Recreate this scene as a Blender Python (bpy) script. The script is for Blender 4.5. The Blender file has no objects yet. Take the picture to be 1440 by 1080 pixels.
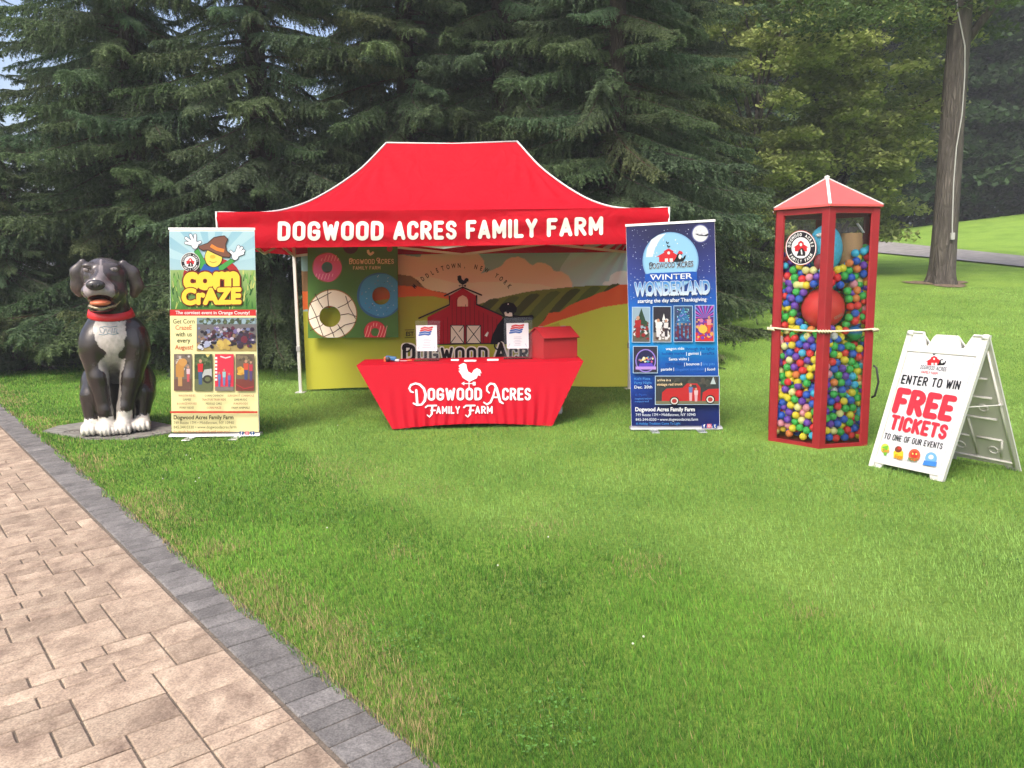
import bpy, bmesh, math, random
import numpy as np
from mathutils import Vector, Matrix
from mathutils.geometry import tessellate_polygon
from mathutils.bvhtree import BVHTree

# ------------------------------------------------------------------ camera, sky, sun, exposure
scene = bpy.context.scene
COL = scene.collection
FOC, CX, CY, CAM_H = 1082.0, 720.0, 540.0, 1.6          # photograph is 1440 x 1080
PITCH, ROLL = math.radians(8.0), math.radians(0.6)
SUN_EL, SUN_AZ = math.radians(52), math.radians(-28)     # azimuth measured from behind the camera, negative = left
cam = bpy.data.cameras.new('camera')
cam.sensor_fit = 'HORIZONTAL'; cam.sensor_width = 36.0; cam.lens = 36.0 * FOC / 1440.0
cam.clip_start = 0.05; cam.clip_end = 600
cam_o = bpy.data.objects.new('camera', cam); COL.objects.link(cam_o)
FW = Vector((0, math.cos(PITCH), -math.sin(PITCH))); RT0 = Vector((1, 0, 0)); UP0 = RT0.cross(FW)
RT = RT0 * math.cos(ROLL) - UP0 * math.sin(ROLL); UP = UP0 * math.cos(ROLL) + RT0 * math.sin(ROLL)
CAM = Vector((0, 0, CAM_H))
M = Matrix.Identity(4)
for i in range(3):
    M[i][0] = RT[i]; M[i][1] = UP[i]; M[i][2] = -FW[i]; M[i][3] = CAM[i]
cam_o.matrix_world = M
scene.camera = cam_o

world = bpy.data.worlds.new('World'); scene.world = world; world.use_nodes = True
wn = world.node_tree; bg = wn.nodes['Background']
sky = wn.nodes.new('ShaderNodeTexSky'); sky.sky_type = 'NISHITA'; sky.sun_disc = False
sun_dir = Vector((math.sin(SUN_AZ) * math.cos(SUN_EL), -math.cos(SUN_AZ) * math.cos(SUN_EL), math.sin(SUN_EL)))  # towards the sun
sky.sun_elevation = SUN_EL
sky.sun_rotation = math.atan2(sun_dir.x, sun_dir.y)
sky.air_density = 0.9; sky.dust_density = 6.0; sky.ozone_density = 1.0
wn.links.new(sky.outputs[0], bg.inputs[0]); bg.inputs[1].default_value = 0.15
sl = bpy.data.lights.new('sun', 'SUN'); sl.energy = 1.25; sl.angle = math.radians(18); sl.color = (1.0, 0.95, 0.87)
so = bpy.data.objects.new('sun', sl); COL.objects.link(so)
so.rotation_euler = sun_dir.to_track_quat('Z', 'Y').to_euler(); so.location = (0, 0, 30)
scene.view_settings.view_transform = 'Standard'; scene.view_settings.look = 'None'
scene.view_settings.exposure = 1.22; scene.view_settings.gamma = 1.0
scene.cycles.max_bounces = 8; scene.cycles.transparent_max_bounces = 16
scene.cycles.use_adaptive_sampling = True

# ------------------------------------------------------------------ pixel helpers (a pixel gives a direction only)
def ray(x, y):
    return FW + RT * ((x - CX) / FOC) + UP * ((CY - y) / FOC)
def on_plane(x, y, p, n):
    d = ray(x, y); t = (p - CAM).dot(n) / d.dot(n)
    return CAM + d * t
def at_y(x, y, Y):
    d = ray(x, y); return CAM + d * (Y / d.y)
def on_z(x, y, z=0.0):
    d = ray(x, y); return CAM + d * ((z - CAM_H) / d.z)

# ------------------------------------------------------------------ numeric helpers
def sstep(a, b, x):
    t = np.clip((x - a) / (b - a), 0, 1); return t * t * (3 - 2 * t)
def vnoise(x, y, seed=0):
    r = np.random.RandomState(seed).rand(64, 64)
    xi = np.floor(x).astype(int); yi = np.floor(y).astype(int)
    fx = x - xi; fy = y - yi; fx = fx * fx * (3 - 2 * fx); fy = fy * fy * (3 - 2 * fy)
    a = r[xi % 64, yi % 64]; b = r[(xi + 1) % 64, yi % 64]; c = r[xi % 64, (yi + 1) % 64]; d = r[(xi + 1) % 64, (yi + 1) % 64]
    return (a * (1 - fx) + b * fx) * (1 - fy) + (c * (1 - fx) + d * fx) * fy
def fbm(x, y, seed=0, o=3):
    s = 0; a = 0.5; t = 0
    for k in range(o):
        s = s + a * vnoise(x * 2 ** k + 7.3 * k, y * 2 ** k + 3.1 * k, seed + k); t += a; a *= 0.5
    return s / t
def lin(c):
    out = []
    for v in c[:3]:
        v = v / 255.0
        out.append(v / 12.92 if v <= 0.04045 else ((v + 0.055) / 1.055) ** 2.4)
    return tuple(out)

# ------------------------------------------------------------------ materials
def _nodes(name):
    m = bpy.data.materials.new(name); m.use_nodes = True
    nt = m.node_tree; return m, nt, nt.nodes['Principled BSDF']
def mat(name, col, rough=0.6, metal=0.0, noise=0.0, nscale=20.0, bump=0.0, bscale=60.0, spec=0.5, coat=0.0, trans=0.0, alpha=1.0, sheen=0.0, ior=1.45, stretch=None):
    m, nt, b = _nodes(name)
    b.inputs['Base Color'].default_value = (*col, 1); b.inputs['Roughness'].default_value = rough
    b.inputs['Metallic'].default_value = metal; b.inputs['Specular IOR Level'].default_value = spec
    b.inputs['Coat Weight'].default_value = coat; b.inputs['Transmission Weight'].default_value = trans
    b.inputs['Alpha'].default_value = alpha; b.inputs['Sheen Weight'].default_value = sheen; b.inputs['IOR'].default_value = ior
    tc = nt.nodes.new('ShaderNodeTexCoord'); vec = tc.outputs['Object']
    if stretch:
        mp = nt.nodes.new('ShaderNodeMapping'); mp.inputs['Scale'].default_value = stretch
        nt.links.new(vec, mp.inputs[0]); vec = mp.outputs[0]
    if noise:
        n = nt.nodes.new('ShaderNodeTexNoise'); n.inputs['Scale'].default_value = nscale; n.inputs['Detail'].default_value = 6
        nt.links.new(vec, n.inputs['Vector'])
        r = nt.nodes.new('ShaderNodeMapRange'); r.inputs[3].default_value = 1 - noise; r.inputs[4].default_value = 1 + noise
        r.inputs[1].default_value = 0.3; r.inputs[2].default_value = 0.7
        nt.links.new(n.outputs[0], r.inputs[0])
        mx = nt.nodes.new('ShaderNodeMix'); mx.data_type = 'RGBA'; mx.blend_type = 'MULTIPLY'; mx.inputs[0].default_value = 1
        mx.inputs[6].default_value = (*col, 1); nt.links.new(r.outputs[0], mx.inputs[7]); nt.links.new(mx.outputs[2], b.inputs['Base Color'])
    if bump:
        n2 = nt.nodes.new('ShaderNodeTexNoise'); n2.inputs['Scale'].default_value = bscale; n2.inputs['Detail'].default_value = 5
        nt.links.new(vec, n2.inputs['Vector'])
        bp = nt.nodes.new('ShaderNodeBump'); bp.inputs['Strength'].default_value = bump; bp.inputs['Distance'].default_value = 0.01
        nt.links.new(n2.outputs[0], bp.inputs['Height']); nt.links.new(bp.outputs[0], b.inputs['Normal'])
    return m
def attr_mat(name, rough=0.5, spec=0.5, translucent=0.0, noise=0.0, nscale=30, bump=0.0, bscale=50, coat=0.0, upn=0.0):
    m, nt, b = _nodes(name)
    a = nt.nodes.new('ShaderNodeVertexColor'); a.layer_name = 'Col'
    out = a.outputs[0]
    tc = nt.nodes.new('ShaderNodeTexCoord')
    if noise:
        n = nt.nodes.new('ShaderNodeTexNoise'); n.inputs['Scale'].default_value = nscale; n.inputs['Detail'].default_value = 6
        nt.links.new(tc.outputs['Object'], n.inputs['Vector'])
        r = nt.nodes.new('ShaderNodeMapRange'); r.inputs[3].default_value = 1 - noise; r.inputs[4].default_value = 1 + noise
        r.inputs[1].default_value = 0.3; r.inputs[2].default_value = 0.7
        nt.links.new(n.outputs[0], r.inputs[0])
        mx = nt.nodes.new('ShaderNodeMix'); mx.data_type = 'RGBA'; mx.blend_type = 'MULTIPLY'; mx.inputs[0].default_value = 1
        nt.links.new(out, mx.inputs[6]); nt.links.new(r.outputs[0], mx.inputs[7]); out = mx.outputs[2]
    if bump:
        n2 = nt.nodes.new('ShaderNodeTexNoise'); n2.inputs['Scale'].default_value = bscale; n2.inputs['Detail'].default_value = 4
        nt.links.new(tc.outputs['Object'], n2.inputs['Vector'])
        bp = nt.nodes.new('ShaderNodeBump'); bp.inputs['Strength'].default_value = bump; bp.inputs['Distance'].default_value = 0.01
        nt.links.new(n2.outputs[0], bp.inputs['Height']); nt.links.new(bp.outputs[0], b.inputs['Normal'])
    nt.links.new(out, b.inputs['Base Color'])
    b.inputs['Roughness'].default_value = rough; b.inputs['Specular IOR Level'].default_value = spec; b.inputs['Coat Weight'].default_value = coat
    if upn:                                        # blades stand so thick that the sward takes light like a soft level surface
        g = nt.nodes.new('ShaderNodeNewGeometry'); vm = nt.nodes.new('ShaderNodeMix'); vm.data_type = 'VECTOR'; vm.inputs[0].default_value = upn; vm.inputs[5].default_value = (0, 0, 1)
        nt.links.new(g.outputs['Normal'], vm.inputs[4]); vn = nt.nodes.new('ShaderNodeVectorMath'); vn.operation = 'NORMALIZE'; nt.links.new(vm.outputs[1], vn.inputs[0]); nt.links.new(vn.outputs[0], b.inputs['Normal'])
    if translucent:
        t = nt.nodes.new('ShaderNodeBsdfTranslucent'); nt.links.new(out, t.inputs[0])
        ms = nt.nodes.new('ShaderNodeMixShader'); ms.inputs[0].default_value = translucent
        nt.links.new(b.outputs[0], ms.inputs[1]); nt.links.new(t.outputs[0], ms.inputs[2])
        nt.links.new(ms.outputs[0], nt.nodes['Material Output'].inputs[0])
    return m
PRINT_MAT = attr_mat('printed_colour', rough=0.5, spec=0.3)
PRINT_CLOTH = attr_mat('printed_cloth', rough=0.8, spec=0.15)

# ------------------------------------------------------------------ objects
def tag(o, label=None, cat=None, group=None, kind=None):
    if label: o['label'] = label
    if cat: o['category'] = cat
    if group: o['group'] = group
    if kind: o['kind'] = kind
    return o
def thing(name, loc, label, cat, group=None):
    o = bpy.data.objects.new(name, None); o.empty_display_size = 0.1; COL.objects.link(o); o.location = loc
    return tag(o, label, cat, group)
def link(name, me, material=None, parent=None, loc=(0, 0, 0)):
    o = bpy.data.objects.new(name, me); COL.objects.link(o); o.location = loc
    if material is not None and len(me.materials) == 0: me.materials.append(material)
    if parent is not None: o.parent = parent
    return o
def np_mesh(name, V, F, cols=None, smooth=False):
    """V (n,3) float, F (m,3|4) int, cols (n,3) linear"""
    V = np.asarray(V, dtype=np.float32); F = np.asarray(F, dtype=np.int32)
    me = bpy.data.meshes.new(name); k = F.shape[1]
    me.vertices.add(len(V)); me.vertices.foreach_set('co', V.ravel())
    me.loops.add(F.size); me.loops.foreach_set('vertex_index', F.ravel())
    me.polygons.add(len(F)); me.polygons.foreach_set('loop_start', np.arange(0, F.size, k, dtype=np.int32))
    if smooth: me.polygons.foreach_set('use_smooth', np.ones(len(F), dtype=bool))
    if cols is not None:
        a = me.color_attributes.new('Col', 'FLOAT_COLOR', 'POINT')
        c = np.ones((len(V), 4), dtype=np.float32); c[:, :3] = cols
        a.data.foreach_set('color', c.ravel())
    me.update(calc_edges=True)
    return me
class MB:
    """collects shapes into one mesh"""
    def __init__(s): s.v = []; s.f = []
    def add(s, vs, fs):
        o = len(s.v); s.v += [Vector(p) for p in vs]; s.f += [tuple(o + i for i in f) for f in fs]; return s
    def box(s, c, size, rot=None, bev=0.0):
        x, y, z = [a / 2 for a in size]
        if bev:
            bm = bmesh.new(); bmesh.ops.create_cube(bm, size=1)
            for v in bm.verts: v.co = Vector((v.co.x * size[0], v.co.y * size[1], v.co.z * size[2]))
            bmesh.ops.bevel(bm, geom=bm.edges[:], offset=bev, segments=2, affect='EDGES', profile=0.5)
            bm.verts.ensure_lookup_table(); bm.verts.index_update()
            vs = [v.co.copy() for v in bm.verts]; fs = [tuple(v.index for v in f.verts) for f in bm.faces]; bm.free()
        else:
            vs = [Vector((sx * x, sy * y, sz * z)) for sz in (-1, 1) for sy in (-1, 1) for sx in (-1, 1)]
            fs = [(0, 2, 3, 1), (4, 5, 7, 6), (0, 1, 5, 4), (2, 6, 7, 3), (0, 4, 6, 2), (1, 3, 7, 5)]
        if rot is not None: vs = [rot @ v for v in vs]
        c = Vector(c); return s.add([v + c for v in vs], fs)
    def bar(s, a, b, w, h=None, upv=(0, 0, 1)):
        a = Vector(a); b = Vector(b); d = b - a; L = d.length; d.normalize(); h = h or w
        u = Vector(upv)
        if abs(d.dot(u)) > 0.95: u = Vector((0, 1, 0))
        r = d.cross(u).normalized(); u = r.cross(d)
        R = Matrix((r, d, u)).transposed()
        return s.box((a + b) / 2, (w, L, h), R)
    def tube(s, pts, rad, n=10, cap=True):
        pts = [Vector(p) for p in pts]; k = len(pts)
        rr = rad if isinstance(rad, (list, tuple)) else [rad] * k
        rings = []; prev = None
        for i, p in enumerate(pts):
            d = (pts[min(i + 1, k - 1)] - pts[max(i - 1, 0)]).normalized()
            if prev is None:
                u = Vector((0, 0, 1)) if abs(d.z) < 0.9 else Vector((1, 0, 0)); u = (u - d * u.dot(d)).normalized()
            else:
                u = (prev - d * prev.dot(d)).normalized()
            prev = u; w = d.cross(u)
            rings.append([p + (u * math.cos(2 * math.pi * j / n) + w * math.sin(2 * math.pi * j / n)) * rr[i] for j in range(n)])
        vs = [q for r in rings for q in r]; fs = []
        for i in range(k - 1):
            for j in range(n):
                a = i * n + j; b = i * n + (j + 1) % n
                fs.append((a, b, b + n, a + n))
        if cap: fs.append(tuple(range(n - 1, -1, -1))); fs.append(tuple((k - 1) * n + j for j in range(n)))
        return s.add(vs, fs)
    def ell(s, c, r, rot=None, nu=16, nv=10):
        vs = []; fs = []; c = Vector(c)
        for i in range(nv + 1):
            t = math.pi * i / nv
            for j in range(nu):
                p = 2 * math.pi * j / nu
                q = Vector((r[0] * math.sin(t) * math.cos(p), r[1] * math.sin(t) * math.sin(p), r[2] * math.cos(t)))
                if rot is not None: q = rot @ q
                vs.append(c + q)
        for i in range(nv):
            for j in range(nu):
                a = i * nu + j; b = i * nu + (j + 1) % nu
                fs.append((a, a + nu, b + nu, b))
        return s.add(vs, fs)
    def prism(s, pts, ext):
        """closed outline (list of Vectors) pushed along ext"""
        pts = [Vector(p) for p in pts]; n = len(pts); e = Vector(ext)
        s.add(pts + [p + e for p in pts], [tuple(range(n)), tuple(range(2 * n - 1, n - 1, -1))] + [(i, i + n, (i + 1) % n + n, (i + 1) % n) for i in range(n)])
        return s
    def mesh(s, name='m', smooth=False, recalc=True):
        me = bpy.data.meshes.new(name); me.from_pydata(s.v, [], s.f)
        if recalc:
            bm = bmesh.new(); bm.from_mesh(me); bmesh.ops.remove_doubles(bm, verts=bm.verts[:], dist=1e-6)
            bmesh.ops.recalc_face_normals(bm, faces=bm.faces[:]); bm.to_mesh(me); bm.free()
        if smooth:
            for p in me.polygons: p.use_smooth = True
        return me
    def build(s, name, material, parent=None, origin=None, smooth=False, auto=None):
        if origin is not None:
            o = Vector(origin); s.v = [v - o for v in s.v]
        me = s.mesh(name, smooth)
        ob = link(name, me, material, parent)
        if auto is not None:
            for p in me.polygons: p.use_smooth = True
            me.set_sharp_from_angle(angle=math.radians(auto))
        return ob

# ------------------------------------------------------------------ flat print: coloured shapes traced on to a surface

def _arc(cx, cy, rx, ry, a0, a1, n=9): return [(cx + rx * math.cos(math.radians(a0 + (a1 - a0) * i / n)), cy + ry * math.sin(math.radians(a0 + (a1 - a0) * i / n))) for i in range(n + 1)]
_T = lambda w: _arc(w / 2, .78, w / 2, .22, 0, 180); _B = lambda w: _arc(w / 2, .22, w / 2, .22, 180, 360)
GLYPH = {
 'O': ([_T(.46) + _B(.46) + [(.46, .78)]], .46), 'D': ([[(0, 0), (0, 1), (.2, 1)] + _arc(.2, .72, .26, .28, 90, 0) + _arc(.2, .28, .26, .28, 0, -90) + [(0, 0)]], .46),
 'G': ([_T(.46) + _B(.46) + [(.46, .45), (.26, .45)]], .46), 'C': ([_T(.44) + _B(.44)], .44), 'Q': ([_T(.46) + _B(.46) + [(.46, .78)]], .46),
 'W': ([[(0, 1), (.16, 0), (.33, .8), (.5, 0), (.66, 1)]], .66), 'A': ([[(0, 0), (.25, 1), (.5, 0)], [(.1, .27), (.4, .27)]], .5),
 'R': ([[(0, 0), (0, 1), (.2, 1)] + _arc(.2, .75, .24, .25, 90, -90) + [(0, .5)], [(.2, .48), (.45, 0)]], .45), 'P': ([[(0, 0), (0, 1), (.2, 1)] + _arc(.2, .73, .24, .27, 90, -90) + [(0, .46)]], .44),
 'E': ([[(.38, 1), (0, 1), (0, 0), (.38, 0)], [(0, .5), (.32, .5)]], .38), 'F': ([[(.38, 1), (0, 1), (0, 0)], [(0, .5), (.3, .5)]], .36), 'L': ([[(0, 1), (0, 0), (.34, 0)]], .34),
 'S': ([_arc(.21, .76, .21, .24, 15, 270) + _arc(.21, .25, .21, .25, 90, -165)], .42), 'M': ([[(0, 0), (0, 1), (.29, .3), (.58, 1), (.58, 0)]], .58), 'N': ([[(0, 0), (0, 1), (.44, 0), (.44, 1)]], .44),
 'I': ([[(0, 0), (0, 1)]], .0), 'Y': ([[(0, 1), (.23, .48), (.46, 1)], [(.23, .48), (.23, 0)]], .46), 'T': ([[(0, 1), (.44, 1)], [(.22, 1), (.22, 0)]], .44),
 'K': ([[(0, 0), (0, 1)], [(.44, 1), (0, .42)], [(.13, .55), (.44, 0)]], .44), 'V': ([[(0, 1), (.24, 0), (.48, 1)]], .48), 'U': ([[(0, 1)] + _B(.46) + [(.46, 1)]], .46), ' ': ([], .12), '.': ([[(0, 0), (0, .02)]], .0), 'X': ([[(0, 0), (.44, 1)], [(0, 1), (.44, 0)]], .44)}
_tc = {}
def text_shape(s, bold=0.0, res=3):
    k = (s, bold, res)
    if k in _tc: return _tc[k]
    cu = bpy.data.curves.new('t', 'FONT'); cu.body = s; cu.size = 1.0; cu.offset = bold; cu.resolution_u = res; cu.fill_mode = 'FRONT'
    ob = bpy.data.objects.new('t', cu); COL.objects.link(ob)
    dg = bpy.context.evaluated_depsgraph_get(); me = bpy.data.meshes.new_from_object(ob.evaluated_get(dg))
    me.calc_loop_triangles()
    V = [(v.co.x, v.co.y) for v in me.vertices]; T = [tuple(t.vertices) for t in me.loop_triangles]
    bpy.data.objects.remove(ob); bpy.data.curves.remove(cu); bpy.data.meshes.remove(me)
    xs = [v[0] for v in V] or [0]; ys = [v[1] for v in V] or [0]
    _tc[k] = (V, T, min(xs), max(xs), min(ys), max(ys)); return _tc[k]
class Print:
    def __init__(s, fn, zoom=(0, 0, 1), step=0.00022, gain=0.62):
        s.fn = fn; s.z = zoom; s.V = []; s.F = []; s.C = []; s.layer = 1; s.step = step; s.gain = gain
    def zoom(s, x0, y0, sc): s.z = (x0, y0, sc); return s
    def put(s, P, T, col):
        o = len(s.V); x0, y0, sc = s.z
        for i, p in enumerate(P):
            s.V.append(s.fn(x0 + p[0] / sc, y0 + p[1] / sc, s.layer * s.step))
            c = col[i] if isinstance(col, list) else col
            s.C.append(tuple(v * s.gain for v in lin(c)))
        s.F += [(o + a, o + b, o + c) for a, b, c in T]; s.layer += 1; return s
    def poly(s, pts, col):
        T = tessellate_polygon([[Vector((p[0], p[1], 0)) for p in pts]])
        return s.put(pts, T, col)
    def rect(s, x0, y0, x1, y1, col): return s.put([(x0, y0), (x1, y0), (x1, y1), (x0, y1)], [(0, 1, 2), (0, 2, 3)], col)
    def quad(s, a, b, c, d, col): return s.put([a, b, c, d], [(0, 1, 2), (0, 2, 3)], col)
    def ell(s, cx, cy, rx, ry, col, n=28, rot=0.0):
        P = [(cx, cy)]; c, q = math.cos(rot), math.sin(rot)
        for i in range(n):
            a = 2 * math.pi * i / n; x, y = rx * math.cos(a), ry * math.sin(a); P.append((cx + x * c - y * q, cy + x * q + y * c))
        return s.put(P, [(0, 1 + i, 1 + (i + 1) % n) for i in range(n)], col)
    def ring(s, cx, cy, r0, r1, col, n=36, ky=1.0):
        P = []
        for i in range(n):
            a = 2 * math.pi * i / n; P += [(cx + r0 * math.cos(a), cy + ky * r0 * math.sin(a)), (cx + r1 * math.cos(a), cy + ky * r1 * math.sin(a))]
        T = []
        for i in range(n):
            a = 2 * i; b = 2 * ((i + 1) % n); T += [(a, a + 1, b + 1), (a, b + 1, b)]
        return s.put(P, T, col)
    def stroke(s, pts, w, col, closed=False, cap=True):
        if closed: pts = list(pts) + [pts[0]]
        k = len(pts); W = w if isinstance(w, (list, tuple)) else [w] * k; P = []; T = []
        for i, p in enumerate(pts):
            a = pts[max(i - 1, 0)]; b = pts[min(i + 1, k - 1)]
            if closed and i in (0, k - 1): a, b = pts[k - 2], pts[1]
            dx, dy = b[0] - a[0], b[1] - a[1]; L = math.hypot(dx, dy) or 1; nx, ny = -dy / L * W[i] / 2, dx / L * W[i] / 2
            P += [(p[0] + nx, p[1] + ny), (p[0] - nx, p[1] - ny)]
        for i in range(k - 1): T += [(2 * i, 2 * i + 1, 2 * i + 3), (2 * i, 2 * i + 3, 2 * i + 2)]
        if cap and not closed:
            for e, sg in ((0, -1), (k - 1, 1)):
                a = pts[e]; b = pts[1] if e == 0 else pts[k - 2]
                an = math.atan2(a[1] - b[1], a[0] - b[0]); o = len(P); P.append(a)
                for j in range(7):
                    t = an - math.pi / 2 + math.pi * j / 6; P.append((a[0] + W[e] / 2 * math.cos(t), a[1] + W[e] / 2 * math.sin(t)))
                T += [(o, o + 1 + j, o + 2 + j) for j in range(6)]
        return s.put(P, T, col)
    def text(s, txt, x0, y0, x1, y1, h, col, bold=0.0, lean=(0, -1), outline=None, ow=0.03, res=3, cap=None):
        """text whose baseline runs (x0,y0)-(x1,y1), letters h tall along `lean`"""
        V, T, a, b, c, d = text_shape(txt, 0.0, res)
        capH = cap or max(d, 0.3); a -= bold; b += bold
        def place(dx, dy):
            return [(x0 + (x1 - x0) * (v[0] + dx - a) / (b - a) + lean[0] * h * (v[1] + dy) / capH, y0 + (y1 - y0) * (v[0] + dx - a) / (b - a) + lean[1] * h * (v[1] + dy) / capH) for v in V]
        cc = col
        if isinstance(col, tuple) and len(col) == 2 and isinstance(col[0], tuple):   # bottom / top gradient print
            cc = [tuple(col[0][k] + (col[1][k] - col[0][k]) * min(1, max(0, v[1] / capH)) for k in range(3)) for v in V]
        def copies(r, n, c):
            for k in range(n):
                s.put(place(r * math.cos(2 * math.pi * k / n + .3), r * math.sin(2 * math.pi * k / n + .3)), T, c); s.layer -= 0.75
            s.layer += 0.75
        if outline: copies(bold + ow, 12, outline)
        if bold > 0.03: copies(bold * .5, 6, cc)
        if bold > 0: copies(bold, 4 if bold < .015 else 10, cc)
        s.put(place(0, 0), T, cc); return s
    def stext(s, txt, x0, y0, x1, y1, h, col, wt=0.2, lean=(0, -1), gap=0.13, wide=1.0):
        """rounded bold capitals drawn with strokes; outer box runs along (x0,y0)-(x1,y1), h tall"""
        adv = []; x = 0.0; asp = math.hypot(x1 - x0, y1 - y0) / h
        for ch in txt:
            g = GLYPH.get(ch, ([], 0.3)); adv.append(x); x += g[1] * (1 if ch != ' ' else 1) + wt + gap
        tot = x - gap; L0 = s.layer; top = L0
        k = asp / tot                                   # squeeze of letter bodies
        def M(u, v):
            t = u / tot; vv = wt / 2 + v * (1 - wt)
            return (x0 + (x1 - x0) * t + lean[0] * h * vv, y0 + (y1 - y0) * t + lean[1] * h * vv)
        for ch, ax in zip(txt, adv):
            s.layer = L0
            for path in GLYPH.get(ch, ([], 0.3))[0]:
                fine = [path[0]]
                for (ua, va), (ub, vb) in zip(path[:-1], path[1:]):
                    m = max(1, int(math.hypot(ub - ua, vb - va) / 0.12)); fine += [(ua + (ub - ua) * j / m, va + (vb - va) * j / m) for j in range(1, m + 1)]
                P = [M(ax + wt / 2 + u, v) for u, v in fine]; seg = [P[0]]
                for i in range(1, len(P)):
                    seg.append(P[i])
                    last = i == len(P) - 1; brk = last
                    if not last:
                        a = math.atan2(P[i][1] - P[i - 1][1], P[i][0] - P[i - 1][0]); b = math.atan2(P[i + 1][1] - P[i][1], P[i + 1][0] - P[i][0])
                        brk = abs((b - a + math.pi) % (2 * math.pi) - math.pi) > 0.75
                    if brk: s.stroke(seg, wt * h * min(1.0, 0.55 + 0.45 * k), col); s.layer -= 0.6; seg = [P[i]]
            top = max(top, s.layer)
        s.layer = top + 1; return s
    def arc(s, txt, cx, cy, r, a0, a1, h, col, bold=0.0, wx=0.8, ky=1.0, inward=False):
        n = len(txt)
        for i, ch in enumerate(txt):
            if ch == ' ': continue
            t = math.radians(a0 + (a1 - a0) * (i / (n - 1)))      # 0 = up, clockwise positive
            V, T, a, b, c, d = text_shape(ch, bold, 2); H = 0.72
            P = []
            for v in V:
                lx = (v[0] - (a + b) / 2) / H * h * wx; ly = v[1] / H * h - h / 2
                if inward: lx, ly = -lx, -ly
                P.append((cx + math.sin(t) * (r + ly) + math.cos(t) * lx, cy - ky * math.cos(t) * (r + ly) + ky * math.sin(t) * lx))
            s.put(P, T, col); s.layer -= 1
        s.layer += 1; return s
    def build(s, name, parent, material=None, origin=(0, 0, 0)):
        V = np.array([tuple(v) for v in s.V]) - np.array(tuple(origin))
        me = np_mesh(name, V, s.F, np.array(s.C)); 
        return link(name, me, material or PRINT_MAT, parent)
def plane_fn(p, n, disp=None):
    p = Vector(p); n = Vector(n).normalized()
    if n.dot(CAM - p) < 0: n = -n
    def fn(x, y, off):
        q = on_plane(x, y, p, n)
        if disp: return disp(q, off)
        return q + n * off
    return fn

# ================================================================== the ground
def terr(x, y):
    x = np.asarray(x, dtype=float); y = np.asarray(y, dtype=float)
    r = np.where(y < 42, np.logaddexp(0, (y - 9.2) * 1.4) / 1.4 * 0.122, 4.0 - 0.02 * (y - 42))
    z = r * sstep(1.2, 5.2, x)
    z = z + 0.11 * np.clip(x - 22, -12, 14) * sstep(20, 40, y) * sstep(1.2, 5.2, x)
    return z
def terr1(x, y): return float(terr(x, y))
def ground_hit(px, py, far=90.0):
    d = ray(px, py); t = 2.0
    while t < far:
        p = CAM + d * t
        if p.z < terr1(p.x, p.y): return p
        t += 0.02 + t * 0.002
    return CAM + d * far

def grade(a, b, fine0, fine1, fs, cs):
    out = list(np.arange(fine0, fine1 + 1e-6, fs))
    x = fine0; s = fs
    while x > a: s = min(s * 1.25, cs); x -= s; out.insert(0, x)
    x = fine1; s = fs
    while x < b: s = min(s * 1.25, cs); x += s; out.append(x)
    return np.array(out)
gx = grade(-120, 140, -8, 26, 0.5, 8); gy = grade(-30, 260, -1, 46, 0.5, 10)
GX, GY = np.meshgrid(gx, gy); GZ = terr(GX, GY)
nx_, ny_ = len(gx), len(gy); idx = np.arange(nx_ * ny_).reshape(ny_, nx_)
F = np.stack([idx[:-1, :-1], idx[:-1, 1:], idx[1:, 1:], idx[1:, :-1]], -1).reshape(-1, 4)

def lawn_material():
    m, nt, b = _nodes('lawn'); L = nt.links.new
    tc = nt.nodes.new('ShaderNodeTexCoord')
    def noise(scale, detail=6, rough=0.6):
        n = nt.nodes.new('ShaderNodeTexNoise'); n.inputs['Scale'].default_value = scale; n.inputs['Detail'].default_value = detail; n.inputs['Roughness'].default_value = rough
        L(tc.outputs['Object'], n.inputs['Vector']); return n.outputs[0]
    def ramp(src, stops):
        r = nt.nodes.new('ShaderNodeValToRGB'); e = r.color_ramp.elements
        while len(e) < len(stops): e.new(0.5)
        for k, (p, c) in enumerate(stops): e[k].position = p; e[k].color = (*c, 1)
        L(src, r.inputs[0]); return r.outputs[0]
    fine = ramp(noise(34, 8, 0.75), [(0.25, (0.075, 0.140, 0.020)), (0.5, (0.170, 0.285, 0.046)), (0.75, (0.28, 0.415, 0.085))])
    patch = ramp(noise(0.9, 4), [(0.3, (0.72, 0.78, 0.7)), (0.55, (1, 1, 1)), (0.75, (1.15, 1.08, 0.95))])
    mx = nt.nodes.new('ShaderNodeMix'); mx.data_type = 'RGBA'; mx.blend_type = 'MULTIPLY'; mx.inputs[0].default_value = 1
    L(fine, mx.inputs[6]); L(patch, mx.inputs[7]); L(mx.outputs[2], b.inputs['Base Color'])
    b.inputs['Roughness'].default_value = 0.9; b.inputs['Specular IOR Level'].default_value = 0.1
    bp = nt.nodes.new('ShaderNodeBump'); bp.inputs['Strength'].default_value = 0.9; bp.inputs['Distance'].default_value = 0.03
    L(noise(60, 8, 0.8), bp.inputs['Height']); L(bp.outputs[0], b.inputs['Normal'])
    return m
lawn = link('lawn', np_mesh('lawn', np.stack([GX, GY, GZ], -1).reshape(-1, 3), F, smooth=True), lawn_material())
tag(lawn, 'mown green lawn rising to the right', kind='structure')

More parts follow.
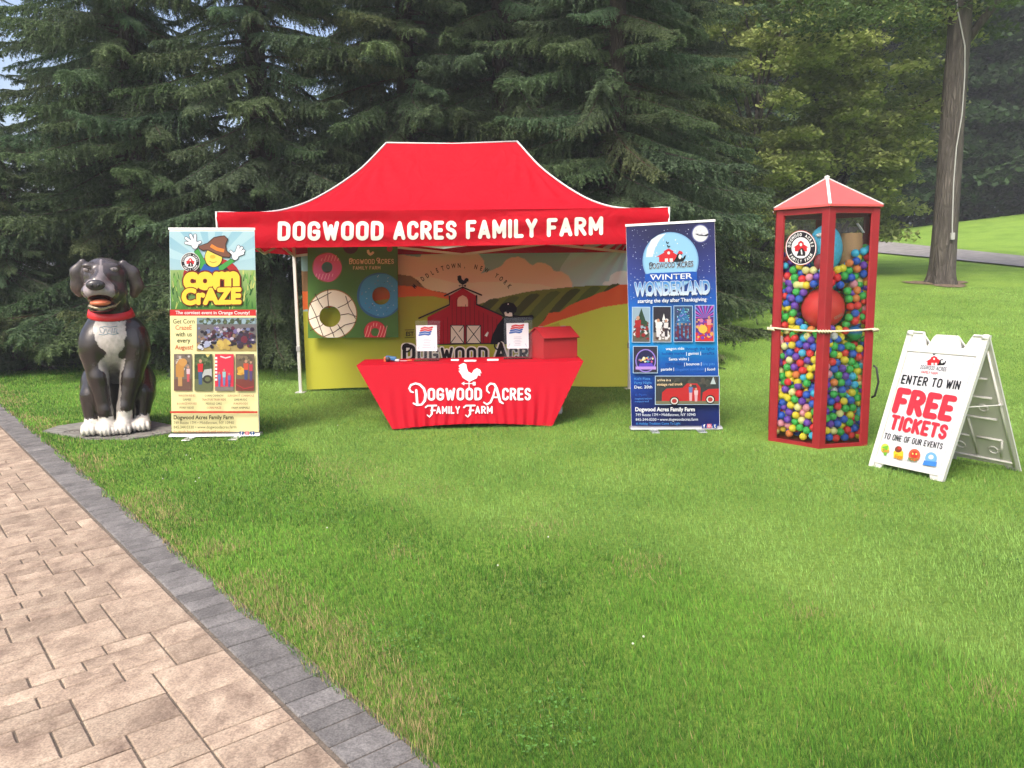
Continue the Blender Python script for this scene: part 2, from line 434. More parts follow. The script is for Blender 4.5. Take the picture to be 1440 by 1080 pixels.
# ---- asphalt cart path crossing the slope behind the big trunk
cu = [(1130, 329, 345), (1237, 340, 357), (1300, 347, 363), (1370, 354.5, 370), (1440, 362, 377), (1560, 376, 393)]
mb = MB(); rows = []
for px, ya, yb in cu:
    a = ground_hit(px, ya); b = ground_hit(px, yb); rows.append([(b + (a - b) * t) for t in (0, 0.33, 0.67, 1)])
fine = []
for r0, r1 in zip(rows[:-1], rows[1:]):
    for k in range(8): fine.append([p + (q - p) * (k / 8) for p, q in zip(r0, r1)])
fine.append(rows[-1])
vs = []; fs = []
for r in fine:
    for p in r: vs.append((p.x, p.y, terr1(p.x, p.y) + 0.05))
for i in range(len(fine) - 1):
    for j in range(3): fs.append((i * 4 + j, i * 4 + j + 1, i * 4 + j + 5, i * 4 + j + 4))
o = MB().add(vs, fs).build('asphalt_path', mat('asphalt', (0.20, 0.19, 0.185), 0.9, noise=0.25, nscale=3), None)
tag(o, 'grey asphalt path crossing the far grass slope', kind='structure')

# ---- paver walk, lower left
P0 = Vector((-0.58, 2.34, 0)); UD = Vector((-0.645, 0.764, 0)).normalized(); VD = Vector((-UD.y, UD.x, 0))     # UD along the edge (away), VD to the left
walk_ang = math.atan2(UD.y, UD.x)
BW = 0.225
def uv(x, y):
    dx = x - P0.x; dy = y - P0.y
    return dx * UD.x + dy * UD.y, dx * VD.x + dy * VD.y
mb = MB(); c = [P0 + UD * u + VD * v for u, v in ((-3.0, -BW - 0.01), (11.89, -BW - 0.01), (11.89, 4.41), (-3.0, 4.41))]
walk = mb.add([(p.x, p.y, 0.0185) for p in c], [(0, 1, 2, 3)]).build('paver_walk', mat('joint_sand', (0.115, 0.092, 0.072), 0.95, noise=0.4, nscale=80), None)
tag(walk, 'tan concrete paver walk with a grey brick border', kind='structure')

def paver_material(name, c0, c1, c2, rnd, blotch=5.0):
    m, nt, b = _nodes(name); L = nt.links.new
    tc = nt.nodes.new('ShaderNodeTexCoord'); oi = nt.nodes.new('ShaderNodeObjectInfo'); g = nt.nodes.new('ShaderNodeNewGeometry')
    n = nt.nodes.new('ShaderNodeTexNoise'); n.inputs['Scale'].default_value = blotch; n.inputs['Detail'].default_value = 7; n.inputs['Roughness'].default_value = 0.65; n.inputs['Distortion'].default_value = 0.25
    mp = nt.nodes.new('ShaderNodeMapping'); mp.inputs['Rotation'].default_value = (0, 0, -walk_ang); mp.inputs['Scale'].default_value = (1.6, 1, 1)
    ad = nt.nodes.new('ShaderNodeVectorMath'); ad.operation = 'ADD'; cb = nt.nodes.new('ShaderNodeCombineXYZ')
    ml = nt.nodes.new('ShaderNodeMath'); ml.operation = 'MULTIPLY'; ml.inputs[1].default_value = 40
    L(oi.outputs['Random'], ml.inputs[0]); L(ml.outputs[0], cb.inputs[2]); L(g.outputs['Position'], mp.inputs[0]); L(mp.outputs[0], ad.inputs[0]); L(cb.outputs[0], ad.inputs[1]); L(ad.outputs[0], n.inputs['Vector'])
    r = nt.nodes.new('ShaderNodeValToRGB'); e = r.color_ramp.elements; e.new(0.5)
    for k, (p, c) in enumerate(((0.3, c0), (0.5, c1), (0.7, c2))): e[k].position = p; e[k].color = (*c, 1)
    L(n.outputs[0], r.inputs[0])
    mr = nt.nodes.new('ShaderNodeMapRange'); mr.inputs[3].default_value = 1 - rnd; mr.inputs[4].default_value = 1 + rnd; L(oi.outputs['Random'], mr.inputs[0])
    n3 = nt.nodes.new('ShaderNodeTexNoise'); n3.inputs['Scale'].default_value = 130; n3.inputs['Detail'].default_value = 4; L(g.outputs['Position'], n3.inputs['Vector'])
    mr3 = nt.nodes.new('ShaderNodeMapRange'); mr3.inputs[1].default_value = 0.35; mr3.inputs[2].default_value = 0.65; mr3.inputs[3].default_value = 0.74; mr3.inputs[4].default_value = 1.18; L(n3.outputs[0], mr3.inputs[0])
    mm = nt.nodes.new('ShaderNodeMath'); mm.operation = 'MULTIPLY'; L(mr.outputs[0], mm.inputs[0]); L(mr3.outputs[0], mm.inputs[1])
    mx = nt.nodes.new('ShaderNodeMix'); mx.data_type = 'RGBA'; mx.blend_type = 'MULTIPLY'; mx.inputs[0].default_value = 1
    L(r.outputs[0], mx.inputs[6]); L(mm.outputs[0], mx.inputs[7]); L(mx.outputs[2], b.inputs['Base Color'])
    b.inputs['Roughness'].default_value = 0.85; b.inputs['Specular IOR Level'].default_value = 0.25
    bp = nt.nodes.new('ShaderNodeBump'); bp.inputs['Strength'].default_value = 0.6; bp.inputs['Distance'].default_value = 0.008
    n2 = nt.nodes.new('ShaderNodeTexNoise'); n2.inputs['Scale'].default_value = 45; n2.inputs['Detail'].default_value = 6; L(g.outputs['Position'], n2.inputs['Vector'])
    L(n2.outputs[0], bp.inputs['Height']); L(bp.outputs[0], b.inputs['Normal'])
    return m
PAVER = paver_material('tan_paver', (0.165, 0.118, 0.090), (0.295, 0.224, 0.168), (0.400, 0.318, 0.240), 0.15)
EDGE = paver_material('grey_border_brick', (0.088, 0.083, 0.082), (0.132, 0.125, 0.122), (0.18, 0.171, 0.165), 0.15, 5)
rng = random.Random(5)
def slab(w, l, h=0.05, bev=0.0045):
    bm = bmesh.new(); bmesh.ops.create_cube(bm, size=1)
    for v in bm.verts: v.co = Vector((v.co.x * (l - 0.0075), v.co.y * (w - 0.0075), v.co.z * h - h / 2))
    bmesh.ops.bevel(bm, geom=[e for e in bm.edges if all(v.co.z > -h / 2 for v in e.verts)], offset=bev, segments=1, affect='EDGES')
    me = bpy.data.meshes.new('paver'); bm.to_mesh(me); bm.free(); return me
U = 0.098
KINDS_ = ((1, 2), (1, 3), (2, 2), (2, 3), (2, 4), (3, 3), (1, 1), (2, 1), (3, 2))
slabs = {k: slab(k[1] * U, k[0] * U) for k in KINDS_}
for me in slabs.values(): me.materials.append(PAVER)
NU, NV = 152, 45; occ = np.zeros((NU, NV), bool); spots = []
for j in range(NV):
    for i in range(NU):
        if occ[i, j]: continue
        opts = [(2, 3)] * 6 + [(2, 2)] * 4 + [(1, 2)] * 6 + [(2, 4)] * 1 + [(1, 3)] * 6 + [(3, 3)] * 1 + [(3, 2)] * 1 + [(2, 1)] * 2
        rng.shuffle(opts); opts.append((1, 1))
        for k in opts:
            if i + k[0] <= NU and j + k[1] <= NV and not occ[i:i + k[0], j:j + k[1]].any():
                occ[i:i + k[0], j:j + k[1]] = True
                u = (i + k[0] / 2) * U - 3.0; v = (j + k[1] / 2) * U + 0.008; p = P0 + UD * u + VD * v
                spots.append((p, k)); break
vis = []; rest = []
for p, k in spots:
    if p.y > 1.4 and abs(p.x) < 0.72 * p.y + 1.0: vis.append((p, k))
    else: rest.append((p, k))
vis.sort(key=lambda a: a[0].length); rest += vis[300:]; vis = vis[:300]
for p, k in vis:
    o = link('paver', slabs[k], None, walk, (p.x, p.y, 0.027 + rng.uniform(-0.0015, 0.0015))); o.rotation_euler = (rng.uniform(-.004, .004), rng.uniform(-.004, .004), walk_ang)
mb = MB()
for p, k in rest:
    if abs(p.x) > 0.72 * max(p.y, 0) + 6: continue
    mb.box((p.x, p.y, 0.0), (k[0] * U - 0.011, k[1] * U - 0.011, 0.05), Matrix.Rotation(walk_ang, 3, 'Z'))
if mb.v:
    o = mb.build('far_pavers', PAVER, walk); o['kind'] = 'stuff'
bl = 0.118; bmesh_ = slab(BW - 0.008, bl); bmesh_.materials.append(EDGE)
for i in range(-25, 101):
    p = P0 + UD * (i * bl + 0.03) + VD * (-BW / 2)
    o = link('border_brick', bmesh_, None, walk, (p.x, p.y, 0.026 + rng.uniform(-0.002, 0.002))); o.rotation_euler = (0, 0, walk_ang + rng.uniform(-.006, .006))

# ---- grass blades: nobody could count them
def edge_v(x, y):                                # metres of lawn to the right of the border's outer edge
    u, v = uv(x, y); return -BW - v
MAT_C = Vector((-4.19, 8.06, 0))
SLAB = [on_z(px, py) for px, py in ((60, 608), (82, 600.5), (120, 595), (168, 591.5), (214, 594), (246, 600.5), (240, 610), (182, 619), (122, 618.5))]
def pip(px, py, poly):
    ins_ = np.zeros(px.shape, bool); n = len(poly)
    for i in range(n):
        x0, y0 = poly[i]; x1, y1 = poly[(i + 1) % n]
        if y0 == y1: continue
        c = ((y0 > py) != (y1 > py)) & (px < (x1 - x0) * (py - y0) / (y1 - y0) + x0); ins_ ^= c
    return ins_
def build_grass():
    R = np.random.RandomState(3); n = 2300000
    y = 1.9 + (19 - 1.9) * R.rand(n) ** 1.55
    x = (R.rand(n) * 2 - 1) * (0.72 * y + 0.7)
    ev = edge_v(x, y); keep = ev > (-0.035 + 0.07 * (fbm(x * 6, y * 6, 4) - 0.5))
    keep &= ~pip(x, y, [(q.x, q.y) for q in SLAB])
    keep &= ~((((x - 2.88) / 0.5) ** 2 + ((y - 7.3) / 0.5) ** 2) < 1)
    dens = 0.48 * (2.2 / y) ** 0.25
    keep &= R.rand(n) < dens
    x, y, ev = x[keep], y[keep], ev[keep]; n = len(x)
    # two swards: long coarse turf near the walk, short fine turf beyond a wandering line
    su = x * 0.52 + y * 0.86                      # distance across the boundary
    line = 3.95 + 0.30 * np.sin(x * 1.7 + 0.5) + 0.55 * (fbm(x * 0.8, y * 0.8, 9) - 0.5) - 0.10 * x
    fineS = sstep(-0.35, 0.35, su - line - 0.62 * np.clip(-x - 0.4, 0, 9))
    pn = fbm(x * 1.3, y * 1.3, 21); pn2 = fbm(x * 5, y * 5, 33); pn3 = fbm(x * 0.45, y * 0.45, 41)
    Lh = (0.031 * (0.55 + 0.8 * pn2) * (1 - fineS) + 0.026 * (0.6 + 0.8 * pn2) * fineS) * (0.5 + 1.0 * R.rand(n))
    tall = R.rand(n) < 0.012 * (1 - fineS); Lh = np.where(tall, Lh * 1.7, Lh)
    W = (0.0032 * (1 - fineS) + 0.0022 * fineS) * (0.7 + 0.7 * R.rand(n)) * np.clip(y / 3.2, 0.9, 4.2)
    a = R.rand(n) * 6.283; lean = (0.15 + 0.75 * R.rand(n)) * Lh * 0.8
    bend = 0.5 * fbm(x * 2, y * 2, 55) * 6.283
    la = a * 0.9 + bend * 0.5
    tx = x + np.cos(la) * lean; ty = y + np.sin(la) * lean
    z0 = terr(x, y) - 0.002
    over = np.clip(0.05 - ev, 0, 0.06)             # grass at the border leans on the bricks
    z0 = z0 + np.where(ev < 0, 0.026, 0)
    dx, dy = -np.sin(a) * W / 2, np.cos(a) * W / 2
    V = np.empty((n, 3, 3), np.float32)
    V[:, 0] = np.stack([x - dx, y - dy, z0], -1); V[:, 1] = np.stack([x + dx, y + dy, z0], -1)
    V[:, 2] = np.stack([tx, ty, z0 + Lh * 0.9], -1)
    g0 = np.array([0.050, 0.146, 0.012]); g1 = np.array([0.145, 0.340, 0.036]); f0 = np.array([0.130, 0.280, 0.044]); f1 = np.array([0.275, 0.465, 0.105])
    mixv = np.clip(0.5 + 1.5 * (pn - 0.5) + 0.9 * (pn3 - 0.5) + 0.75 * (R.rand(n) - 0.5), 0, 1)[:, None]
    C = (g0 + (g1 - g0) * mixv) * (1 - fineS[:, None]) + (f0 + (f1 - f0) * mixv) * fineS[:, None]
    C = C * (0.55 + 0.9 * R.rand(n))[:, None]
    yel = (R.rand(n) < 0.035)[:, None] * (1 - fineS[:, None]); C = C * (1 - yel) + np.array([0.26, 0.36, 0.05]) * yel
    dry = np.clip(1.25 * np.exp(-((ev - 0.12) / 0.17) ** 2) * sstep(0.38, 0.66, fbm(x * 1.9 + 3, y * 1.9, 61)) * 1.6, 0, 0.95) + 0.40 * np.exp(-(ev / 0.07) ** 2)
    for px, py, r in ((755, 742, .20), (1207, 683, .14), (905, 795, .16), (590, 1003, .14), (1130, 860, .10), (470, 655, .30), (520, 672, .28), (1400, 975, .10), (600, 690, .25), (560, 778, .12), (245, 735, .2), (445, 900, .22), (300, 770, .18)):
        q = on_z(px, py); dry = dry + 0.8 * np.exp(-((x - q.x) ** 2 + (y - q.y) ** 2) / r ** 2) * (0.4 + 0.8 * pn2)
    dry = np.clip(dry * 0.6, 0, 0.7); isd = (R.rand(n) < dry * 0.75 + 0.012)[:, None]
    dc = np.array([0.36, 0.285, 0.13]) * (0.7 + 0.6 * R.rand(n)[:, None])
    C = np.where(isd, dc, C)
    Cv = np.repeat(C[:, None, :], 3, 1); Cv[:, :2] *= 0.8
    # clover and broad weeds: little flat leaflets in patches
    m = 150000; cx = R.uniform(-6, 8, m); cy = 1.9 + 8.5 * R.rand(m) ** 1.4
    k = (fbm(cx * 1.6 + 9, cy * 1.6, 71) > 0.60) & (edge_v(cx, cy) > 0.25) & (np.abs(cx) < 0.72 * cy + .5) & (((cx - MAT_C.x) / 0.7) ** 2 + ((cy - MAT_C.y) / 0.5) ** 2 > 1) & (((cx - 2.88) / 0.55) ** 2 + ((cy - 7.3) / 0.55) ** 2 > 1); cx, cy = cx[k], cy[k]; m = len(cx)
    ca = R.rand(m) * 6.283; cl = R.uniform(.007, .013, m); cz = R.uniform(.016, .034, m) + terr(cx, cy)
    c0 = np.stack([cx, cy, cz], -1); d1 = np.stack([np.cos(ca), np.sin(ca), R.normal(0, .25, m)], -1) * cl[:, None]; d2 = np.stack([-np.sin(ca), np.cos(ca), R.normal(0, .25, m)], -1) * cl[:, None] * .55
    V2 = np.stack([c0, c0 + d1 + d2, c0 + d1 - d2], 1).astype(np.float32); V = np.concatenate([V, V2]); n += m
    cc = np.array([0.085, 0.195, 0.040]) * R.uniform(.6, 1.5, m)[:, None]; Cv = np.concatenate([Cv, np.repeat(cc[:, None, :], 3, 1)])
    F = np.arange(n * 3).reshape(n, 3)
    return np_mesh('grass', V.reshape(-1, 3), F, Cv.reshape(-1, 3)), n
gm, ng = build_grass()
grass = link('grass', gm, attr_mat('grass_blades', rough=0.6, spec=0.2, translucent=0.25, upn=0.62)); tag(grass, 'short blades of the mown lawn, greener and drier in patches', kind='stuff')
print('grass blades', ng)
# clover flowers dotted in the near turf
mb = MB(); R_ = random.Random(8)
for px, py in ((262, 640), (268, 645), (229, 673), (275, 677), (280, 672), (200, 606), (771, 755), (890, 905), (700, 795), (475, 598), (460, 742), (905, 895)):
    q = on_z(px, py, 0.03); mb.ell((q.x, q.y, 0.03), (0.0055, 0.0055, 0.005), nu=7, nv=5)
o = mb.build('clover_flowers', mat('clover_white', (0.45, 0.48, 0.36), 0.8), None); tag(o, 'tiny white clover heads scattered in the lawn', kind='stuff')

# ================================================================== trees
def frame_from(d):
    d = d / np.linalg.norm(d); u = np.array([0, 0, 1.0]) if abs(d[2]) < 0.9 else np.array([1.0, 0, 0])
    r = np.cross(d, u); r /= np.linalg.norm(r); return d, r, np.cross(r, d)
def spruce_bough(L, seed, dens=1.0):
    """one bough along +x with hanging branchlets set with short needle twigs; returns tri soup"""
    R = np.random.RandomState(seed); T = []; C = []
    def axis(t): return np.array([L * t * (1 - 0.08 * t), 0.10 * L * math.sin(3 * t + seed) * t, L * (0.10 * t - 0.46 * t * t + 0.30 * t ** 3)])
    n = int(L / 0.055 * dens)
    for i in range(n):
        t = 0.10 + 0.90 * (i + R.rand()) / n; p0 = axis(t); tan = axis(min(t + .02, 1.02)) - axis(t - .02); tan /= np.linalg.norm(tan)
        for sgn in (-1, 1):
            ang = math.radians(58 - 34 * t + R.uniform(-14, 14)) * sgn
            l = (0.24 + 0.50 * math.sin(math.pi * min(1, (t * 0.93 + 0.05)) ** 0.85)) * R.uniform(0.55, 1.15) * min(1, L / 2.4)
            h = np.array([math.cos(ang) * tan[0] - math.sin(ang) * tan[1], math.sin(ang) * tan[0] + math.cos(ang) * tan[1], tan[2] * 0.6])
            hang = R.uniform(0.12, 0.80) * (1 - 0.45 * t)
            m = max(3, int(l / 0.029)); s = (np.arange(m) + 0.5) / m
            P = p0 + np.outer(s * l * (1 - 0.35 * s), h) + np.outer(l * hang * s ** 1.6, [0, 0, -1])
            P += R.normal(0, 0.008, P.shape)
            D = np.gradient(P, axis=0) if m > 2 else np.tile(h, (m, 1)); D /= np.linalg.norm(D, axis=1)[:, None] + 1e-9
            young = R.rand() * 0.5 + 0.5 * t
            for sd in (-1, 1, 0):
                side = np.cross(D, np.array([0, 0, 1.0]) + R.normal(0, .35, 3)); side /= np.linalg.norm(side, axis=1)[:, None] + 1e-9
                dirv = D * (0.75 if sd else 1.0) + side * sd * 0.8 + R.normal(0, 0.22, P.shape) + np.array([0, 0, -0.12])
                dirv /= np.linalg.norm(dirv, axis=1)[:, None]
                tl = (0.070 * (1 - 0.40 * s) * R.uniform(0.7, 1.3, m))[:, None]
                wd = np.cross(dirv, R.normal(0, 1, P.shape)); wd /= np.linalg.norm(wd, axis=1)[:, None] + 1e-9
                w = (0.0092 * R.uniform(0.7, 1.3, m))[:, None]
                T.append(np.stack([P - wd * w, P + wd * w, P + dirv * tl], 1))
                k = np.clip(0.15 + 0.55 * young * s + R.uniform(-.15, .25, m), 0, 1)[:, None]
                c = np.array([0.050, 0.082, 0.043]) * (1 - k) + np.array([0.132, 0.200, 0.088]) * k
                C.append(np.repeat(c[:, None, :], 3, 1))
    # woody axis
    ts = np.linspace(0, 0.97, 9)
    for a, b in zip(ts[:-1], ts[1:]):
        pa, pb = axis(a), axis(b); w0, w1 = 0.030 * (1 - a) * L / 3 + .004, 0.030 * (1 - b) * L / 3 + .004
        for d in (np.array([0, 1.0, 0]), np.array([0, 0, 1.0])):
            T.append(np.stack([np.stack([pa - d * w0, pa + d * w0, pb + d * w1]), np.stack([pa - d * w0, pb + d * w1, pb - d * w1])])); C.append(np.full((2, 3, 3), [0.075, 0.06, 0.048]))
    return np.concatenate(T), np.concatenate(C)
BOUGHS = [spruce_bough(2.6 + 0.35 * k, 10 + k) for k in range(4)]
def spruce_crown(H, Lmax, seed, z0=0.35):
    R = np.random.RandomState(seed); T = []; C = []; z = z0; k = 0
    while z < H - 0.3:
        low = z < 8.6; n = 7 if low else 3
        Lz = Lmax * (1 - z / H) ** 0.72
        for j in range(n):
            a = 2 * math.pi * (j + R.uniform(-.3, .3)) / n + k * 1.13
            t, c = BOUGHS[R.randint(4)]; L0 = t[..., 0].max(); s = Lz * R.uniform(0.72, 1.12) / L0
            if not low:
                keep = R.rand(len(t)) < 0.45; t, c = t[keep], c[keep]
                t = t.mean(1, keepdims=True) + (t - t.mean(1, keepdims=True)) * 1.5
            pit = math.radians(R.uniform(-16, 4) - 8 * (1 - z / H) + (14 if z < 1.2 else 0))
            ca, sa, cp, sp = math.cos(a), math.sin(a), math.cos(pit), math.sin(pit)
            Mx = np.array([[ca * cp, -sa, -ca * sp], [sa * cp, ca, -sa * sp], [sp, 0, cp]])
            roll = R.uniform(-.25, .25); Rr = np.array([[1, 0, 0], [0, math.cos(roll), -math.sin(roll)], [0, math.sin(roll), math.cos(roll)]])
            q = (t * s) @ (Mx @ Rr).T + np.array([0, 0, z + R.uniform(-.12, .12)])
            keepz = q[..., 2].min(1) > 0.02
            T.append(q[keepz]); dead = R.rand() < 0.02; C.append(c[keepz] * R.uniform(0.75, 1.35) * np.array([1.15, .92, .85] if dead else [R.uniform(.9, 1.12), 1, R.uniform(.85, 1.15)]))
        z += (0.33 if low else 0.8) * R.uniform(0.8, 1.2); k += 1
    T = np.concatenate(T); C = np.concatenate(C)
    return np_mesh('spruce_crown', T.reshape(-1, 3), np.arange(len(T) * 3).reshape(-1, 3), C.reshape(-1, 3))
def bark_material(name, c0, c1, scale=6):
    m, nt, b = _nodes(name); L = nt.links.new
    tc = nt.nodes.new('ShaderNodeTexCoord'); mp = nt.nodes.new('ShaderNodeMapping'); mp.inputs['Scale'].default_value = (1, 1, 0.16); L(tc.outputs['Object'], mp.inputs[0])
    v = nt.nodes.new('ShaderNodeTexVoronoi'); v.feature = 'DISTANCE_TO_EDGE'; v.inputs['Scale'].default_value = scale * 3.2
    n = nt.nodes.new('ShaderNodeTexNoise'); n.inputs['Scale'].default_value = scale; n.inputs['Detail'].default_value = 9; n.inputs['Roughness'].default_value = 0.7
    L(mp.outputs[0], n.inputs['Vector'])
    ad = nt.nodes.new('ShaderNodeMix'); ad.data_type = 'VECTOR'; ad.inputs[0].default_value = 0.12; L(mp.outputs[0], ad.inputs[4]); L(n.outputs[1], ad.inputs[5]); L(ad.outputs[1], v.inputs['Vector'])
    r = nt.nodes.new('ShaderNodeValToRGB'); e = r.color_ramp.elements; e[0].position = 0.3; e[0].color = (*c0, 1); e[1].position = 0.72; e[1].color = (*c1, 1); L(n.outputs[0], r.inputs[0])
    L(r.outputs[0], b.inputs['Base Color']); b.inputs['Roughness'].default_value = 0.95; b.inputs['Specular IOR Level'].default_value = 0.15
    mr = nt.nodes.new('ShaderNodeMapRange'); mr.inputs[2].default_value = 0.25; L(v.outputs['Distance'], mr.inputs[0])
    sm = nt.nodes.new('ShaderNodeMath'); sm.operation = 'ADD'; L(mr.outputs[0], sm.inputs[0]); L(n.outputs[0], sm.inputs[1])
    bp = nt.nodes.new('ShaderNodeBump'); bp.inputs['Strength'].default_value = 1.0; bp.inputs['Distance'].default_value = 0.035; L(sm.outputs[0], bp.inputs['Height']); L(bp.outputs[0], b.inputs['Normal'])
    return m
BARK_DARK = bark_material('spruce_bark', (0.035, 0.030, 0.026), (0.10, 0.085, 0.07))
BARK = bark_material('grey_brown_bark', (0.055, 0.048, 0.042), (0.165, 0.145, 0.128), 5)
NEEDLE = attr_mat('spruce_needles', rough=0.65, spec=0.2, translucent=0.38)
def trunk_mesh(H, r, seed, wob=0.1, flare=1.0, n=14):
    R = random.Random(seed); pts = []; rad = []
    for i in range(15):
        t = i / 14; z = H * t; pts.append((wob * math.sin(2.1 * t + seed) * t, wob * math.cos(1.7 * t + seed) * t - wob * t * 0.5, z - 0.15 * (i == 0)))
        rad.append(r * (1 - 0.85 * t) * (1 + flare * 0.55 * math.exp(-z / 0.35)))
    return MB().tube(pts, rad, n).mesh('trunk', True)
crowns = [spruce_crown(15.0, 3.6, 71)]
for c_ in crowns: c_.materials.append(NEEDLE)
tr_sp = trunk_mesh(14.5, 0.24, 3, 0.2)
tr_sp.materials.append(BARK_DARK)
def spruce(x, y, rot, sc, which, label):
    t = thing('spruce_tree', (x, y, terr1(x, y)), label, 'tree', 'spruces behind the tent')
    t.rotation_euler = (0, 0, rot); t.scale = (sc if which else -sc, sc, sc * (1.0 if which else 1.06))      # every other one mirrored
    link('trunk', tr_sp, None, t); link('crown', crowns[0], None, t)
spruce(-8.9, 13.9, 5.1, 0.50, 1, 'young spruce between the left edge and the tree behind the dog')
spruce(-11.0, 15.0, 0.4, 0.62, 0, 'short dark spruce at the left edge of the photo, sky showing above it')
spruce(-7.1, 14.9, 1.9, 1.0, 1, 'tall spruce standing directly behind the dog statue')
spruce(-4.6, 14.7, 3.1, 1.02, 0, 'spruce with drooping boughs just behind the left banner')
spruce(-1.9, 15.4, 4.4, 1.05, 1, 'spruce rising above the left half of the red canopy')
spruce(-0.1, 15.6, 5.3, 1.0, 0, 'spruce rising above the right half of the red canopy')
spruce(1.9, 14.6, 0.9, 0.98, 1, 'spruce with long boughs behind the blue banner')
spruce(3.5, 17.8, 2.4, 0.9, 0, 'spruce at the right end of the row, left of the glass ball case')
spruce(-9.4, 18.6, 2.9, 1.1, 1, 'back-row spruce seen between the leftmost trees')
spruce(-3.2, 19.6, 5.0, 1.15, 0, 'back-row spruce in the gap above the tent peak, left side')
spruce(1.6, 19.8, 0.2, 1.15, 1, 'back-row spruce in the gap above the tent peak, right side')

# ---- broadleaf trees
def leaf_mass(centers, radii, per, size, seed, c0, c1, flat=0.5, spread=1.0):
    R = np.random.RandomState(seed); T = []; C = []
    for ct, rd in zip(centers, radii):
        n = int(per * (rd ** 1.6)); 
        d = R.normal(0, 1, (n, 3)); d /= np.linalg.norm(d, axis=1)[:, None]; rr = rd * R.rand(n) ** 0.45
        P = ct + d * rr[:, None] * np.array([1, 1, flat]) * spread
        P[:, 2] -= 0.25 * rd * (np.hypot(P[:, 0] - ct[0], P[:, 1] - ct[1]) / rd) ** 2
        a = R.rand(n) * 6.283; tilt = R.normal(0, 0.45, n)
        dv = np.stack([np.cos(a), np.sin(a), -0.35 + tilt], -1); dv /= np.linalg.norm(dv, axis=1)[:, None]
        up = np.array([0, 0, 1.0]) + R.normal(0, 0.35, (n, 3)); sv = np.cross(dv, up); sv /= np.linalg.norm(sv, axis=1)[:, None]
        s = (size * R.uniform(0.6, 1.3, n))[:, None]
        a0 = P - dv * s * .5; a1 = P + sv * s * .32; a2 = P + dv * s * .5; a3 = P - sv * s * .32
        T.append(np.stack([a0, a1, a2], 1)); T.append(np.stack([a0, a2, a3], 1))
        k = np.clip(R.uniform(-.1, .75) * 0.7 + R.uniform(0, .45, n), 0, 1)[:, None]
        c = np.array(c0) * (1 - k) + np.array(c1) * k; c = np.repeat(c[:, None, :], 3, 1); C += [c, c]
    return np.concatenate(T), np.concatenate(C)
LEAF = attr_mat('broad_leaves', rough=0.5, spec=0.3, translucent=0.4)
def soup(name, T, C):
    me = np_mesh(name, T.reshape(-1, 3), np.arange(len(T) * 3).reshape(-1, 3), C.reshape(-1, 3)); me.materials.append(LEAF); return me
def broad_crown(name, H, rad, z0, seed, nclump, per, size, c0, c1, crad=(0.5, 1.1), flat=0.45):
    R = np.random.RandomState(seed); ct = []; rd = []
    for i in range(nclump):
        z = z0 + (H - z0) * R.rand() ** 0.9; f = (z - z0) / (H - z0); rz = rad * (0.45 + 0.9 * f) if f < 0.5 else rad * math.sqrt(max(0.06, 1 - ((f - 0.5) / 0.52) ** 2)) * 0.95
        a = R.rand() * 6.283; q = rz * R.rand() ** 0.33
        ct.append((q * math.cos(a), q * math.sin(a), z)); rd.append(R.uniform(*crad))
    T, C = leaf_mass(np.array(ct), rd, per, size, seed + 1, c0, c1, flat)
    return soup(name, T, C), ct
def limbs_mesh(H, r, ct, seed, n=12, wob=0.25, flare=1.0):
    R = random.Random(seed); mb = MB(); pts = []; rad = []
    for i in range(13):
        t = i / 12; pts.append(Vector((wob * math.sin(2.3 * t + seed) * t, wob * math.cos(2.9 * t + seed) * t, H * 0.9 * t - 0.2 * (i == 0)))); rad.append(r * (1 - 0.85 * t) * (1 + flare * 0.6 * math.exp(-H * .9 * t / 0.4)))
    mb.tube(pts, rad, 12)
    for c in R.sample(ct, min(n, len(ct))):
        c = Vector(c); k = max(1, min(10, int(12 * max(0.12, (c.z * 0.62) / (H * 0.9))))); a = pts[k]
        mid = a.lerp(c, 0.5) + Vector((0, 0, 0.12 * (c - a).length)); mb.tube([a, mid, c], [rad[k] * .5, rad[k] * .3, 0.015], 6)
    return mb.mesh('trunk', True)
def broad_tree(name, x, y, rot, sc, crown, trunk, label, group, z=None):
    t = thing(name, (x, y, terr1(x, y) if z is None else z), label, 'tree', group); t.rotation_euler = (0, 0, rot); t.scale = (sc, sc, sc)
    link('trunk', trunk, None, t); link('crown', crown, None, t); return t
# pale green tree right of the spruces
cw, ct = broad_crown('pale_crown', 9.5, 3.3, 0.6, 5, 190, 520, 0.15, (0.19, 0.25, 0.06), (0.42, 0.47, 0.17), (0.45, 0.95), 0.32)
tk = limbs_mesh(8.5, 0.16, ct, 6, 26); tk.materials.append(BARK)
broad_tree('leafy_tree', 9.2, 22.5, 0.3, 1.0, cw, tk, 'pale green broadleaf tree just right of the spruces', 'broadleaf trees')
broad_tree('leafy_tree', 6.6, 21.0, 2.0, 0.85, cw, tk, 'lower pale green tree half hidden by the last spruce', 'broadleaf trees')
